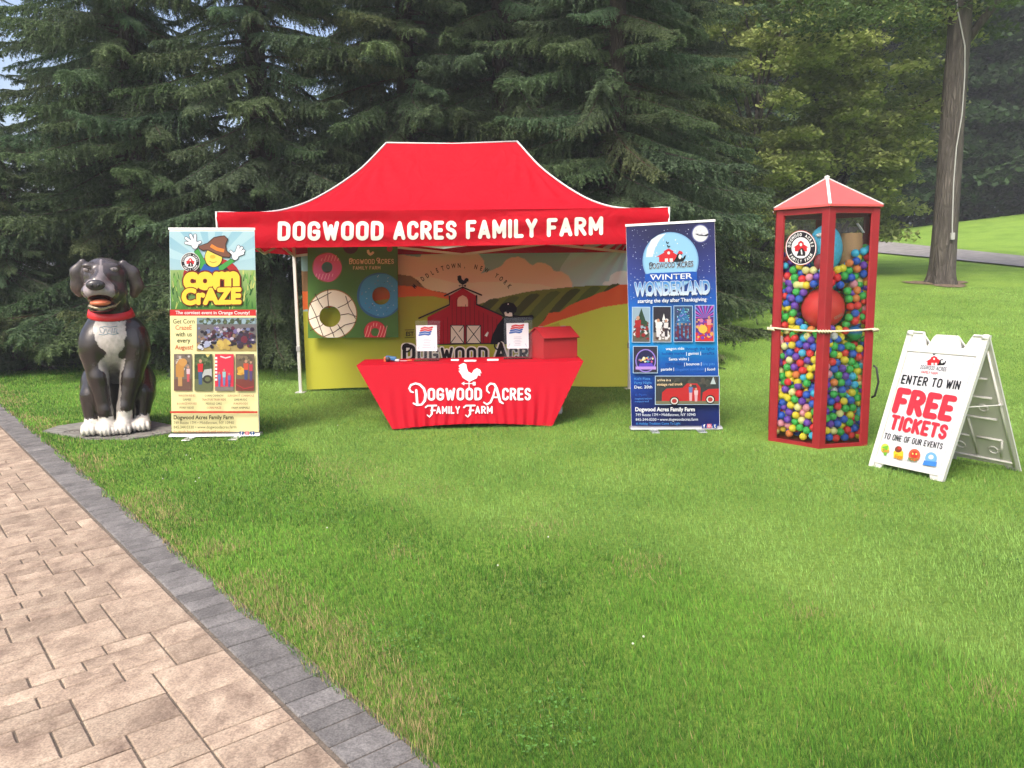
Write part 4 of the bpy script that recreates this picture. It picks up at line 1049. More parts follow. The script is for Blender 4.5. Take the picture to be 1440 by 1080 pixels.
pd.stext('DOGWOOD', 491, 371.6, 527, 371.4, 7.2, CRM, .16); pd.stext('ACRES', 531, 371.4, 554, 371.2, 7.2, CRM, .16); pd.ring(493.5, 365.5, 1.6, 2.8, CRM, 12); pd.ring(532, 365, 1.6, 2.8, CRM, 12)
pd.stext('FAMILY FARM', 496.5, 379.3, 535, 379, 5, CRM, .15)
done('lettering')

# ================================================================== table with stretch cover
ZT = 0.675
TL, TR_ = on_z(501, 514, ZT), on_z(820.6, 507.7, ZT); BL, BR = on_z(552, 604, 0.012), on_z(777, 599, 0.012)
print('table', TL, TR_, BL, BR)
TN = (TR_ - TL).cross(((BL + BR) / 2) - (TL + TR_) / 2).normalized()
if TN.y > 0: TN = -TN
def fold(s, t):
    k = max(0, (t - 0.30) / 0.70) ** 1.1; e = abs(s - 0.52) * 2
    w = math.sin((s - 0.52) * 118 * (1 - 0.10 * e) - (1 if s > .52 else -1) * t * 12)
    return 0.016 * k * (0.18 + 0.82 * min(1, e * 1.35)) * (w + 0.45 * math.sin(s * 61 + t * 8 * (1 if s < .52 else -1))) * min(1, 9 * s, 9 * (1 - s))
def patch_pt(s, t):
    p = TL.lerp(TR_, s).lerp(BL.lerp(BR, s), t); p.z += 0.045 * math.sin(math.pi * s) * t ** 3
    p -= TN * ((p - TL).dot(TN)); return p
tab_o = Vector(((TL.x + TR_.x) / 2, (BL.y + BR.y) / 2 + .3, 0)); DEP = 0.60
table = thing('folding_table', tab_o, 'long table under a red stretch cover lettered with the farm name', 'table')
BACK = Vector((-0.02, DEP, 0)); BBACK = Vector((-0.02, DEP - 0.42 if BL.y - TL.y > .3 else DEP - 0.2, 0))
mb = MB(); NS, NT = 240, 40; vs = []; fs = []
for i in range(NT + 1):
    for j in range(NS + 1): vs.append(patch_pt(j / NS, i / NT) + TN * fold(j / NS, i / NT))
for i in range(NT):
    for j in range(NS): fs.append((i * (NS + 1) + j, i * (NS + 1) + j + 1, (i + 1) * (NS + 1) + j + 1, (i + 1) * (NS + 1) + j))
mb.add(vs, fs)
def sheet(a, b, c, d, n=10, sag=0.0):
    vs = []; fs = []
    nn = (b - a).cross(d - a).normalized()
    for i in range(n + 1):
        for j in range(n + 1):
            s, t = j / n, i / n; vs.append(a.lerp(b, s).lerp(d.lerp(c, s), t) - nn * sag * math.sin(math.pi * s) * math.sin(math.pi * t))
    for i in range(n):
        for j in range(n): fs.append((i * (n + 1) + j, i * (n + 1) + j + 1, (i + 1) * (n + 1) + j + 1, (i + 1) * (n + 1) + j))
    mb.add(vs, fs)
sheet(TL, TR_, TR_ + BACK, TL + BACK)
bl2, br2 = patch_pt(0, 1), patch_pt(1, 1)
sheet(TR_, br2, br2 + BBACK, TR_ + BACK, sag=0.02); sheet(bl2, TL, TL + BACK, bl2 + BBACK, sag=0.02); sheet(TL + BACK, TR_ + BACK, br2 + BBACK, bl2 + BBACK)
TCLOTH = fabric('red_stretch_cloth', (0.37, 0.0025, 0.013), 0.05, 0.06)
cov = mb.build('cover', TCLOTH, table, tab_o, auto=35)
tt = MB(); tt.prism([p - Vector((0, 0, 0.012)) + (tab_o + Vector((0, -.05, ZT)) - p) * 0.06 for p in (TL, TR_, TR_ + BACK, TL + BACK)], (0, 0, -0.04)); tt.build('tabletop', mat('table_plastic', (0.55, 0.55, 0.53), 0.5), table, tab_o)
for s in (0.09, 0.91):
    for k in (0.15, 0.85):
        a = patch_pt(s, 0.08).lerp(patch_pt(s, .08) + BACK, k); b = patch_pt(s, 0.99).lerp(patch_pt(s, .99) + BBACK, k); b.z = 0.0
        MB().tube([a, b], 0.013, 8).build('leg', mat('leg_grey', (0.2, 0.2, 0.2), 0.4, 0.6), table, tab_o)
def tab_fn(x, y, off):
    q = on_plane(x, y, TL, TN); t = (TL.lerp(TR_, .5).z - q.z) / (ZT - 0.012); a = TL.lerp(BL, t); b = TR_.lerp(BR, t); s = (q.x - a.x) / (b.x - a.x)
    return q + TN * (fold(s, t) + off + 0.009)
pt = Print(tab_fn, (490, 490, 4.235)); WH = (250, 240, 245)
rooster(pt, 724, 145, 140, WH)
pt.stroke([(386, 262), (372, 258), (362, 240), (372, 219), (400, 209), (426, 216), (449, 240), (460, 275), (455, 312), (436, 335), (408, 337), (388, 328)], [9, 11, 12, 12, 12, 13, 15, 16, 15, 13, 12, 10], WH)
pt.stroke([(404, 250), (410, 332)], 14, WH)
pt.stext('OGWOOD', 472, 312, 795, 310, 76, WH, 0.2)
pt.stroke([(838, 266), (824, 252), (826, 228), (845, 210), (868, 214), (882, 238), (893, 280), (903, 318), (920, 328)], [8, 11, 12, 12, 13, 15, 16, 15, 10], WH)
pt.stroke([(878, 222), (862, 285), (846, 322), (824, 334), (806, 322)], [8, 12, 13, 11, 8], WH); pt.stroke([(858, 292), (898, 292)], 9, WH)
pt.stext('CRES', 916, 311, 1085, 311, 76, WH, 0.19)
for dx in (0, 228):
    pt.stroke([(460 + dx, 352), (472 + dx, 342), (524 + dx, 341)], 10, WH); pt.stroke([(500 + dx, 343), (496 + dx, 392), (482 + dx, 408), (470 + dx, 398)], [11, 12, 10, 7], WH); pt.stroke([(492 + dx, 370), (516 + dx, 370)], 9, WH)
pt.stext('AMILY', 522, 391, 664, 390, 46, WH, 0.19); pt.stext('ARM', 754, 390, 858, 390, 46, WH, 0.19)
pt.build('lettering', cov, PRINT_CLOTH, tab_o)

# ================================================================== roll-up banners
ALU = mat('brushed_aluminium', (0.62, 0.63, 0.65), 0.32, 0.85)
ALU2 = mat('cassette_silver', (0.45, 0.46, 0.48), 0.35, 0.6)
def clampfig(p, x0, y0, x1, y1, cx, cy, w, h, top, bot, skin=(196, 150, 125)):
    """a small standing figure in a printed photo"""
    cx = min(max(cx, x0 + w), x1 - w)
    p.poly([(cx - w * .45, cy), (cx + w * .45, cy), (cx + w * .35, min(y1 - 2, cy + h * .5)), (cx - w * .35, min(y1 - 2, cy + h * .5))], bot)
    p.poly([(cx - w * .6, cy - h * .32), (cx + w * .6, cy - h * .32), (cx + w * .5, cy + 2), (cx - w * .5, cy + 2)], top)
    p.ell(cx, cy - h * .42, w * .34, w * .4, skin, 10)
def speckle(p, x0, y0, x1, y1, n, r, cols, seed):
    R = random.Random(seed)
    for i in range(n):
        rr = R.uniform(*r); p.ell(R.uniform(x0 + rr, x1 - rr), R.uniform(y0 + rr, y1 - rr), rr, rr * R.uniform(.6, 1.2), R.choice(cols), 7); p.layer -= 0.9
    p.layer += 1
def badge(p, cx, cy, r, ky=1.0, txt=True):
    p.ell(cx, cy, r * 1.06, r * 1.06 * ky, (245, 240, 240), 40); p.ell(cx, cy, r, r * ky, (24, 20, 34), 40); p.ell(cx, cy, r * .66, r * .66 * ky, (240, 240, 245), 32)
    P = [(-.42, .22), (-.42, -.02), (-.55, -.02), (-.2, -.22), (-.2, -.32), (0, -.46), (.2, -.32), (.2, -.22), (.55, -.02), (.42, -.02), (.42, .22)]
    p.poly([(cx + a * r, cy + b * r * ky) for a, b in P], (206, 32, 44)); p.ell(cx, cy - .2 * r * ky, .09 * r, .1 * r * ky, (240, 235, 235), 10)
    p.poly([(cx + a * r, cy + b * r * ky) for a, b in [(-.3, .5), (-.18, .22), (-.05, .05), (.1, .0), (.22, .15), (.32, .3), (.3, .5)]], (24, 20, 26)); p.poly([(cx + a * r, cy + b * r * ky) for a, b in [(-.02, .12), (.06, .1), (.12, .4), (.02, .42)]], (240, 240, 240))
    if txt:
        p.arc('DOGWOOD ACRES', cx, cy, r * .83, -82, 82, r * .19, (250, 250, 250), 0.03, 0.75, ky); p.arc('FAMILY FARM', cx, cy, r * .83, 238, 122, r * .19, (250, 250, 250), 0.03, 0.75, ky, True)
def farm_logo(p, cx, cy, w, line1, line2=None, dark=(34, 28, 40), hat=False):
    k = w / 2.0
    P = [(-.55, .1), (-.55, -.2), (-.72, -.18), (-.25, -.45), (-.28, -.52), (0, -.68), (.28, -.52), (.25, -.45), (.6, -.25), (.42, -.15), (.42, .1)]
    p.poly([(cx + a * k - .1 * k, cy + b * k) for a, b in P], (214, 40, 50)); p.ell(cx - .1 * k, cy - .42 * k, .08 * k, .09 * k, (245, 240, 240), 10)
    for a in (-.22, .06): p.rect(cx + a * k - .1 * k, cy - .1 * k, cx + (a + .18) * k - .1 * k, cy + .09 * k, (245, 240, 240))
    p.poly([(cx + a * k, cy + b * k) for a, b in [(.15, .1), (.3, -.1), (.4, -.35), (.55, -.42), (.66, -.35), (.6, -.2), (.72, -.1), (.8, -.25), (.9, -.3), (.85, -.1), (.72, .08)]], (24, 22, 28)); p.ell(cx + .55 * k, cy - .2 * k, .09 * k, .14 * k, (242, 242, 242), 10)
    rooster(p, cx - .1 * k, cy - .8 * k, .2 * k, (30, 26, 34), False)
    if hat: p.poly([(cx + a * k, cy + b * k) for a, b in [(.4, -.38), (.5, -.55), (.68, -.5), (.72, -.36)]], (220, 60, 70))
def banner(name, corners, Y, label):
    n = Vector((0, -1, 0)); c = [on_plane(*q, Vector((0, Y, 0)), n) for q in corners]     # TL TR BR BL
    base = (c[2] + c[3]) / 2; base.z = 0
    t = thing(name, base, label, 'banner', 'roll-up banners beside the tent')
    w = (c[2] - c[3]).length; ux = (c[2] - c[3]).normalized()
    vs = [c[3], c[2], c[1], c[0]]; MB().prism(vs, (0, 0.002, 0)).build('sheet', mat(name + '_vinyl', (0.75, 0.75, 0.74), 0.5), t, base)
    zb = (c[2].z + c[3].z) / 2; mid = (c[2] + c[3]) / 2
    cas = MB(); prof = [(-0.055, 0.010), (-0.06, 0.020), (-0.045, 0.036), (-0.012, 0.044), (0.03, 0.042), (0.06, 0.028), (0.06, 0.010)]
    a = mid - ux * (w / 2 + .015); a = Vector((a.x, Y, 0)); cas.prism([a + Vector((0, p, q)) for p, q in prof], ux * (w + 0.03)); cas.build('cassette', ALU2, t, base, auto=30)
    for f in (0.24, 0.76):
        q = c[3].lerp(c[2], f); MB().box((q.x, Y - 0.05, 0.008), (0.085, 0.30, 0.012), bev=.004).build('foot', ALU, t, base)
    tp = c[0] + Vector((-.006, 0, 0)); tq = c[1] + Vector((.006, 0, 0)); MB().bar(tp + Vector((0, .001, .006)), tq + Vector((0, .001, .006)), 0.014, 0.022).build('top_rail', mat('rail_white', (0.75, 0.75, 0.76), 0.4), t, base)
    MB().tube([(mid.x, Y + .03, .05), ((c[0].x + c[1].x) / 2, Y + .02, c[0].z - .01)], 0.009, 8).build('support_pole', ALU, t, base)
    return t, base, Print(plane_fn((0, Y - 0.0005, 0), (0, -1, 0)))

# ---- corn banner
t1, base1, p = banner('roll_up_banner', ((238, 322.5), (357.8, 322.8), (365.2, 605), (242.2, 606.5)), 7.72, 'cream and blue roll-up banner headed CORN CRAZE beside the dog statue')
t1.location = base1
p.zoom(230, 310, 6.75)
def LX(y): return 53 + (y - 90) * (82 - 53) / (2000 - 90) + 2
def RX(y): return 864 + (y - 90) * (912 - 864) / (2000 - 90) - 1
p.quad((LX(104), 104), (RX(104), 104), (RX(850), 850), (LX(850), 850), [(140, 190, 212), (150, 196, 216), (196, 220, 222), (190, 216, 220)])
for k in range(-3, 4):
    a0, a1 = math.radians(-90 + k * 24 - 6), math.radians(-90 + k * 24 + 6); P = sh_clip([(455, 440), (455 + 900 * math.cos(a0), 440 + 900 * math.sin(a0)), (455 + 900 * math.cos(a1), 440 + 900 * math.sin(a1))], LX(200) + 2, 106, RX(200), 446)
    if len(P) > 2: p.poly(P, (178, 214, 226)); p.layer -= .8
p.layer += 1
p.quad((LX(470) + 2, 470), (RX(470), 470), (RX(850), 850), (LX(850) + 2, 850), [(150, 180, 110), (165, 190, 120), (70, 130, 50), (60, 120, 45)])
R = random.Random(3)
for i in range(150):
    x = R.uniform(80, 875); y = R.uniform(455, 800); l = R.uniform(40, 110); d = R.uniform(-35, 35); xe = min(max(x + d, 74), 868)
    c = R.choice([(52, 118, 42), (78, 150, 58), (120, 176, 80), (170, 196, 96), (36, 92, 40), (206, 210, 120)]); w = R.uniform(7, 15)
    p.stroke([(x, min(y + l, 838)), ((x + xe) / 2, y + l * .35), (xe, y)], [w, w * .8, 2], c, cap=False); p.layer -= 0.9
p.ell(455, 520, 268, 170, (176, 34, 40), 40); p.ell(455, 540, 190, 150, (34, 26, 30), 40)
OUT = (40, 44, 52)
for pts in ([(290, 290), (330, 262), (400, 390), (420, 470), (350, 470)], [(520, 440), (640, 362), (684, 384), (560, 474), (510, 478)]): p.poly(pts, (30, 66, 36)); p.poly([(q[0] * .94 + sum(a[0] for a in pts) / len(pts) * .06, q[1] * .94 + sum(a[1] for a in pts) / len(pts) * .06) for q in pts], (66, 158, 72))
for (px_, py_), fin in (((300, 232), ((214, 212), (216, 168), (258, 140), (302, 142), (350, 206))), ((682, 338), ((640, 296), (714, 248), (744, 260), (762, 288), (756, 312)))):
    for w, c in ((34, OUT), (24, (236, 240, 250))):
        for f in fin: p.stroke([(px_, py_), f], w if w == 24 else 33, c); p.layer -= .8
        p.layer += 1; p.ell(px_, py_, 36 if w == 34 else 31, 42 if w == 34 else 37, c, 20)
p.poly([(340, 495), (392, 410), (430, 438), (520, 428), (534, 495)], (28, 90, 176))
p.ell(478, 350, 86, 98, (60, 50, 20), 30); p.ell(478, 350, 80, 92, (242, 218, 92), 30); p.ell(470, 345, 28, 18, (228, 182, 52), 14); p.stroke([(440, 388), (470, 402), (505, 392)], 5, (120, 80, 30))
p.poly([(328, 244), (420, 212), (478, 160), (540, 146), (582, 142), (618, 176), (594, 232), (604, 284), (646, 324), (634, 356), (560, 350), (480, 314), (420, 284), (380, 292), (342, 272)], (58, 36, 30))
p.poly([(338, 246), (424, 220), (482, 168), (540, 154), (580, 151), (608, 178), (586, 232), (596, 286), (636, 326), (630, 346), (562, 340), (484, 304), (422, 275), (382, 282), (346, 265)], (124, 80, 64)); p.stroke([(452, 238), (510, 272), (578, 288)], 32, (236, 136, 52), cap=False)
badge(p, 258, 395, 86)
YEL = (246, 214, 66); BRN = (120, 26, 18)
p.text('corn', 192, 642, 728, 634, 132, YEL, 0.075, outline=BRN, ow=0.05, res=4)
p.text('CrAZE', 176, 792, 746, 782, 138, YEL, 0.065, outline=BRN, ow=0.05, res=4)
p.quad((LX(846), 846), (RX(846), 846), (RX(904), 904), (LX(904), 904), (208, 44, 46)); p.text('The corniest event in Orange County!', 120, 888, 822, 890, 30, (255, 245, 245), 0.02)
CRE = (246, 236, 176)
p.quad((LX(904), 904), (RX(904), 904), (RX(2004), 2004), (LX(2004), 2004), CRE)
G1, R1 = (48, 66, 34), (206, 88, 48)
for s, x0, x1, yb, c in (('Get Corn', 98, 302, 977, G1), ('CrazeE', 120, 275, 1036, R1), ('with us', 122, 276, 1099, G1), ('every', 138, 262, 1157, G1), ('August!', 116, 288, 1222, R1)): p.text(s, x0, yb, x1, yb, 42 if s != 'every' else 28, c, 0.012)
p.zoom(230, 460, 6.75)
# crowd photo
p.rect(322, -92, 886, 226, (112, 108, 112)); p.rect(322, -92, 886, -30, (128, 150, 160)); p.rect(322, 150, 886, 226, (170, 150, 96)); speckle(p, 322, -88, 886, -20, 60, (8, 24), [(70, 84, 60), (96, 112, 78), (150, 176, 190), (60, 66, 56)], 5)
speckle(p, 326, -10, 880, 180, 150, (9, 24), [(52, 42, 62), (120, 108, 160), (84, 52, 60), (190, 180, 200), (40, 36, 48), (150, 120, 100), (120, 130, 170), (96, 40, 66)], 6); speckle(p, 500, 100, 660, 222, 26, (14, 30), [(206, 180, 96), (190, 160, 84)], 7)
speckle(p, 330, 120, 500, 222, 24, (10, 26), [(40, 36, 52), (170, 176, 206), (210, 214, 230)], 8); speckle(p, 690, 40, 884, 222, 26, (16, 34), [(60, 44, 60), (110, 40, 60), (58, 52, 84)], 9)
for i, (x0, x1, bgc, gr) in enumerate(((110, 278, (120, 108, 98), (116, 84, 74)), (305, 474, (70, 84, 58), (106, 112, 78)), (500, 677, (222, 52, 78), (130, 120, 116)), (697, 872, (112, 96, 80), (126, 62, 56)))):
    p.rect(x0, 252, x1, 600, bgc); p.rect(x0, 490 if i != 2 else 560, x1, 600, gr)
    if i == 0:
        speckle(p, x0 + 4, 256, x1 - 4, 420, 30, (10, 22), [(150, 130, 120), (90, 84, 78), (196, 190, 186)], 11); p.poly([(130, 470), (128, 360), (160, 300), (215, 296), (232, 340), (206, 380), (206, 470)], (196, 140, 72)); p.ell(196, 330, 40, 36, (206, 152, 84), 14); clampfig(p, x0, 252, x1, 600, 246, 440, 30, 150, (226, 190, 200), (206, 90, 100)); p.rect(150, 470, 190, 556, (196, 150, 96))
    if i == 1:
        speckle(p, x0 + 4, 256, x1 - 4, 400, 26, (12, 26), [(56, 74, 46), (88, 104, 66), (110, 120, 84)], 12); p.poly([(372, 470), (400, 400), (470, 390), (470, 470), (420, 500)], (188, 190, 190)); p.ell(430, 490, 46, 40, (60, 58, 50), 16); p.ell(430, 490, 26, 22, (106, 112, 78), 14); clampfig(p, x0, 252, x1, 600, 362, 420, 44, 240, (206, 44, 48), (70, 96, 140)); p.poly([(410, 255), (455, 255), (430, 285)], (226, 206, 120))
    if i == 2:
        p.stroke([(555, 275), (600, 290), (645, 278)], 12, (245, 215, 220)); [p.rect(502, 280 + 34 * k, 522, 300 + 34 * k, (245, 245, 245)) for k in range(7)]
        clampfig(p, x0, 252, x1, 600, 542, 490, 26, 140, (110, 130, 190), (96, 110, 170)); clampfig(p, x0, 252, x1, 600, 588, 470, 28, 160, (160, 200, 206), (110, 130, 180)); clampfig(p, x0, 252, x1, 600, 636, 495, 26, 130, (120, 110, 170), (90, 96, 150))
    if i == 3:
        speckle(p, x0 + 4, 256, x1 - 4, 330, 20, (12, 22), [(90, 80, 66), (136, 120, 96)], 13); speckle(p, x0 + 4, 360, x1 - 60, 470, 18, (14, 26), [(206, 150, 60), (226, 176, 76)], 14); clampfig(p, x0, 252, x1, 600, 795, 400, 40, 190, (206, 84, 60), (66, 80, 130)); clampfig(p, x0, 252, x1, 600, 845, 410, 30, 190, (190, 60, 80), (90, 70, 120)); p.stroke([(705, 540), (780, 580), (868, 560)], 8, (190, 60, 66))
cols = [['WAGON RIDES', 'GAMES', 'BOUNCE HOUSES', 'PONY RIDES'], ['CORN CANNON', 'TRACTOR TRAIN RIDE', 'PEDDLE CARS', 'CORN MAZE'], ['SLINGSHOT CORNHOLE', 'LIVE MUSIC', 'FUN FOODS', 'FARM ANIMALS']]
wd = [[160, 80, 185, 135], [175, 225, 150, 138], [250, 120, 132, 170]]
for k, cx in enumerate((238, 494, 748)):
    for j, s in enumerate(cols[k]): p.text(s, cx - wd[k][j] / 2, 654 + j * 38, cx + wd[k][j] / 2, 653 + j * 38, 20, ((176, 96, 76), (70, 66, 50))[(j + (k == 1)) % 2], 0.012, res=1)
p.quad((LX(1800), 790), (RX(1800), 790), (RX(1818), 808), (LX(1818), 808), (206, 56, 44))
p.text('Dogwood Acres Family Farm', 116, 866, 680, 865, 36, (66, 62, 34), 0.03); p.text('749 Route 17M • Middletown, NY 10940', 116, 912, 684, 911, 27, (110, 104, 76), 0.006, res=2); p.text('845.344.0330 • www.dogwoodacres.farm', 116, 954, 708, 952, 27, (96, 104, 64), 0.006, res=2); p.text("So much fun it will shuck and awe you!", 116, 994, 646, 991, 24, (206, 120, 90), 0.004, res=2)
for x, c, s in ((738, (44, 74, 140), 'f'), (790, (220, 110, 130), None), (840, (40, 80, 150), 't')):
    p.rect(x, 980, x + 38, 1016, c)
    if s: p.text(s, x + 11, 1012, x + 27, 1012, 28, (245, 245, 245), 0.03)
    else: p.ring(x + 19, 998, 7, 10, (250, 240, 240), 16)
p.build('print', t1, None, base1)

# ---- winter banner
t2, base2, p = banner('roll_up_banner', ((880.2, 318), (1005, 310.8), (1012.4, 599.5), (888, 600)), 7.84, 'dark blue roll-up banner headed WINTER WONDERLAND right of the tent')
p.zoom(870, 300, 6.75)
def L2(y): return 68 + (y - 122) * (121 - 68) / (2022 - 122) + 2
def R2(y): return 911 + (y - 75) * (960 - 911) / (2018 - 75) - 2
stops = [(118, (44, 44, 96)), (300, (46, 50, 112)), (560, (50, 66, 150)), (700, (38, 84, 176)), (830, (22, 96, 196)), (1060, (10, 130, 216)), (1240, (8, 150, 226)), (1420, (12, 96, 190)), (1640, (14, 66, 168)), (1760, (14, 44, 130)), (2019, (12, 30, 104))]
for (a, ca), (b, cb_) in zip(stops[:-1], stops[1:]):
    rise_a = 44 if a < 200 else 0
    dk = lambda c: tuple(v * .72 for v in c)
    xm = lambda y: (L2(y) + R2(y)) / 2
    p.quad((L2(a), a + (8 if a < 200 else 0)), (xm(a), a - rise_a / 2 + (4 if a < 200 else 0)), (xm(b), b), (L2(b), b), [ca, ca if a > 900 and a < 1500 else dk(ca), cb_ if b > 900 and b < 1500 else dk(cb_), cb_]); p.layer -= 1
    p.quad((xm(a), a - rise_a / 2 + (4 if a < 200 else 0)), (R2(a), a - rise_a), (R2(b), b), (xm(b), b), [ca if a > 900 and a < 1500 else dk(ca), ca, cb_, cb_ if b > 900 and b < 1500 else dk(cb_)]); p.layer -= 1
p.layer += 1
R = random.Random(9)
for i in range(170):
    x, y = R.uniform(92, 895), R.uniform(150, 830); r = R.choice([2.2, 2.6, 3, 4.5]); p.ell(x, y, r, r, (206, 212, 240), 6); p.layer -= 0.95
p.layer += 1
p.ell(775, 192, 84, 88, (96, 100, 160), 28); p.ell(775, 192, 74, 78, (226, 228, 236), 28); speckle(p, 725, 145, 825, 215, 14, (6, 14), [(206, 208, 220), (236, 236, 240)], 4); p.poly([(724, 196), (745, 192), (760, 202), (790, 200), (810, 208), (850, 190), (858, 200), (836, 218), (760, 212)], (40, 40, 60))
p.ell(492, 450, 266, 272, (128, 176, 226), 48); p.ell(492, 450, 254, 262, (150, 204, 240), 48); p.poly([(258, 416), (270, 330), (310, 250), (380, 205), (450, 190), (390, 250), (345, 330), (322, 412)], (226, 232, 240))
speckle(p, 290, 230, 700, 560, 26, (3, 6), [(240, 244, 250)], 10)
farm_logo(p, 490, 445, 330, '', hat=True); rooster(p, 462, 278, 30, (30, 26, 34), False)
p.text('DOGWOOD', 290, 528, 530, 512, 52, (40, 36, 60), 0.012, outline=(226, 236, 246), ow=.03); p.text('ACRES', 552, 516, 706, 502, 52, (40, 36, 60), 0.012, outline=(226, 236, 246), ow=.03); p.ring(305, 482, 13, 19, (40, 36, 60), 16); p.ring(566, 470, 13, 19, (40, 36, 60), 16)
p.poly([(246, 580), (300, 568), (700, 552), (742, 556), (744, 636), (246, 650)], (18, 84, 186)); p.text('WINTER', 296, 634, 694, 618, 50, (250, 250, 252), 0.004, outline=(120, 150, 210), ow=.016)
for x0, y0 in ((296, 585), (600, 575)): p.stroke([(x0, y0), (x0 + 44, y0 - 2)], 4, (250, 250, 252), cap=False)
p.text('WONDERLAND', 146, 780, 862, 760, 120, ((214, 232, 250), (70, 140, 214)), 0.035, outline=(226, 236, 252), ow=.028)
for k in range(16):
    x = 170 + k * 43; p.poly([(x, 770 - k * 1.2), (x + 18, 770 - k * 1.2), (x + 9, 798 - k * 1.2)], (214, 230, 250)); p.layer -= 1
p.layer += 1
p.text('starting the day after Thanksgiving', 178, 850, 830, 830, 34, (240, 246, 255), 0.02)
def framed(x0, y0, x1, y1, bgc, fr=(176, 206, 240)): p.rect(x0 - 6, y0 - 6, x1 + 6, y1 + 6, fr); p.rect(x0, y0, x1, y1, bgc)
pal = ([(150, 40, 46), (226, 222, 222), (70, 84, 66), (46, 60, 50)], [(226, 222, 226), (190, 180, 180), (84, 60, 60), (236, 232, 236)], [(60, 110, 170), (90, 150, 190), (120, 60, 90), (70, 60, 130)], [(190, 50, 90), (206, 120, 170), (226, 170, 90), (120, 60, 170)])
p.zoom(870, 450, 6.353)
for i, (x0, x1, yt, bgc) in enumerate(((122, 274, -112, (150, 176, 196)), (306, 462, -118, (44, 40, 54)), (492, 652, -124, (52, 74, 110)), (680, 842, -130, (96, 50, 130)))):
    framed(x0, yt, x1, 194 - i * 2, bgc); p.rect(x0, 110, x1, 194 - i * 2, ((96, 92, 84), (130, 120, 116), (60, 46, 96), (206, 48, 56))[i]); speckle(p, x0 + 2, -20, x1 - 2, 180, 60, (8, 20), pal[i], 30 + i)
    if i == 0: p.poly([(200, yt + 6), (250, 40), (150, 40)], (44, 72, 54)); clampfig(p, x0, yt, x1, 190, 170, 60, 46, 190, (170, 36, 44), (150, 34, 40))
    if i == 1: clampfig(p, x0, yt, x1, 190, 350, 70, 40, 160, (232, 230, 234), (226, 222, 228)); clampfig(p, x0, yt, x1, 190, 420, 70, 34, 150, (226, 222, 226), (60, 50, 60)); p.poly([(384, 0), (400, -60), (414, 0)], (236, 236, 240))
    if i == 2: p.poly([(572, yt + 4), (640, 20), (505, 20)], (50, 110, 170)); [clampfig(p, x0, yt, x1, 190, q, 90, 20, 130, (90, 50, 80), (110, 40, 60)) for q in (525, 560, 595, 630)]; speckle(p, 515, -110, 630, 10, 40, (3, 6), [(150, 220, 240), (120, 230, 220), (170, 140, 240)], 44)
    if i == 3:
        for k in range(12): a = math.radians(180 + 15 * k); p.poly(sh_clip([(762, -20), (762 + 140 * math.cos(a), -20 + 140 * math.sin(a)), (762 + 140 * math.cos(a + .12), -20 + 140 * math.sin(a + .12))], x0, yt, x1, 190), (120, 130, 230) if k % 2 else (200, 90, 200))
        clampfig(p, x0, yt, x1, 190, 800, 40, 34, 150, (226, 150, 160), (226, 90, 60)); p.ell(745, 80, 40, 36, (236, 190, 80), 16)
framed(128, 235, 338, 466, (50, 46, 66)); p.ell(236, 360, 92, 104, (150, 130, 220), 28); p.ell(236, 360, 82, 94, (36, 34, 80), 28); speckle(p, 170, 320, 310, 380, 26, (7, 12), [(226, 180, 90), (80, 150, 190), (190, 90, 140), (236, 230, 200)], 50); p.poly([(165, 440), (180, 385), (292, 380), (318, 436)], (96, 70, 200)); p.rect(146, 412, 328, 438, (190, 150, 230))
for txts, yb in (((('wagon ride', 414, 578, (240, 246, 255)), ('through the lights', 586, 848, (14, 60, 140))), 266), ((('holiday market', 380, 592, (14, 70, 160)), ('| games |', 596, 726, (240, 246, 255)), ('crafts', 736, 846, (14, 70, 160))), 308), ((('Santa visits |', 440, 618, (240, 246, 255)),), 358), ((('corn maze', 410, 570, (14, 60, 150)), ('| bounces |', 578, 730, (240, 246, 255)), ('fire pits', 738, 848, (70, 140, 226))), 402), ((('parade |', 370, 486, (240, 246, 255)), ('slingshot cornhole', 494, 754, (60, 120, 220)), ('| food', 762, 850, (240, 246, 255))), 448)):
    for s, x0, x1, c in txts: p.text(s, x0, yb, x1, yb - 4, 24, c, 0.016, res=2)
for s, x0, x1, yb, c, h in (("Kid's Pizza", 134, 274, 530, (80, 150, 230), 22), ('Party Night', 134, 288, 566, (80, 150, 230), 22), ('Dec. 20th', 134, 292, 606, (240, 246, 255), 26), ('6-9pm', 140, 240, 670, (40, 90, 190), 18), ('registration', 138, 290, 704, (80, 140, 226), 15), ('required', 138, 260, 728, (80, 140, 226), 15)): p.text(s, x0, yb, x1, yb - 2, h, c, 0.012, res=2)
framed(322, 498, 884, 744, (58, 62, 64)); speckle(p, 326, 500, 880, 600, 40, (12, 26), [(48, 56, 52), (70, 74, 70), (84, 80, 74)], 51); p.rect(322, 715, 884, 744, (120, 116, 90))
p.poly([(376, 716), (380, 640), (420, 606), (560, 600), (600, 560), (690, 560), (720, 600), (720, 716)], (190, 40, 44)); p.poly([(730, 716), (740, 640), (790, 610), (884, 606), (884, 716)], (196, 46, 48)); p.poly([(612, 600), (630, 572), (680, 572), (690, 600)], (70, 60, 64))
for cx, cy in ((488, 716), (806, 702)):
    p.ell(cx, cy, 42, 40, (30, 28, 30), 22); p.ell(cx, cy, 33, 30, (222, 220, 214), 20); p.ell(cx, cy, 22, 20, (170, 60, 56), 16)
clampfig(p, 322, 498, 884, 744, 632, 640, 30, 150, (96, 120, 180), (226, 170, 180)); clampfig(p, 322, 498, 884, 744, 680, 660, 30, 120, (226, 190, 196), (220, 170, 180)); p.poly([(806, 566), (832, 500), (856, 566)], (190, 206, 210))
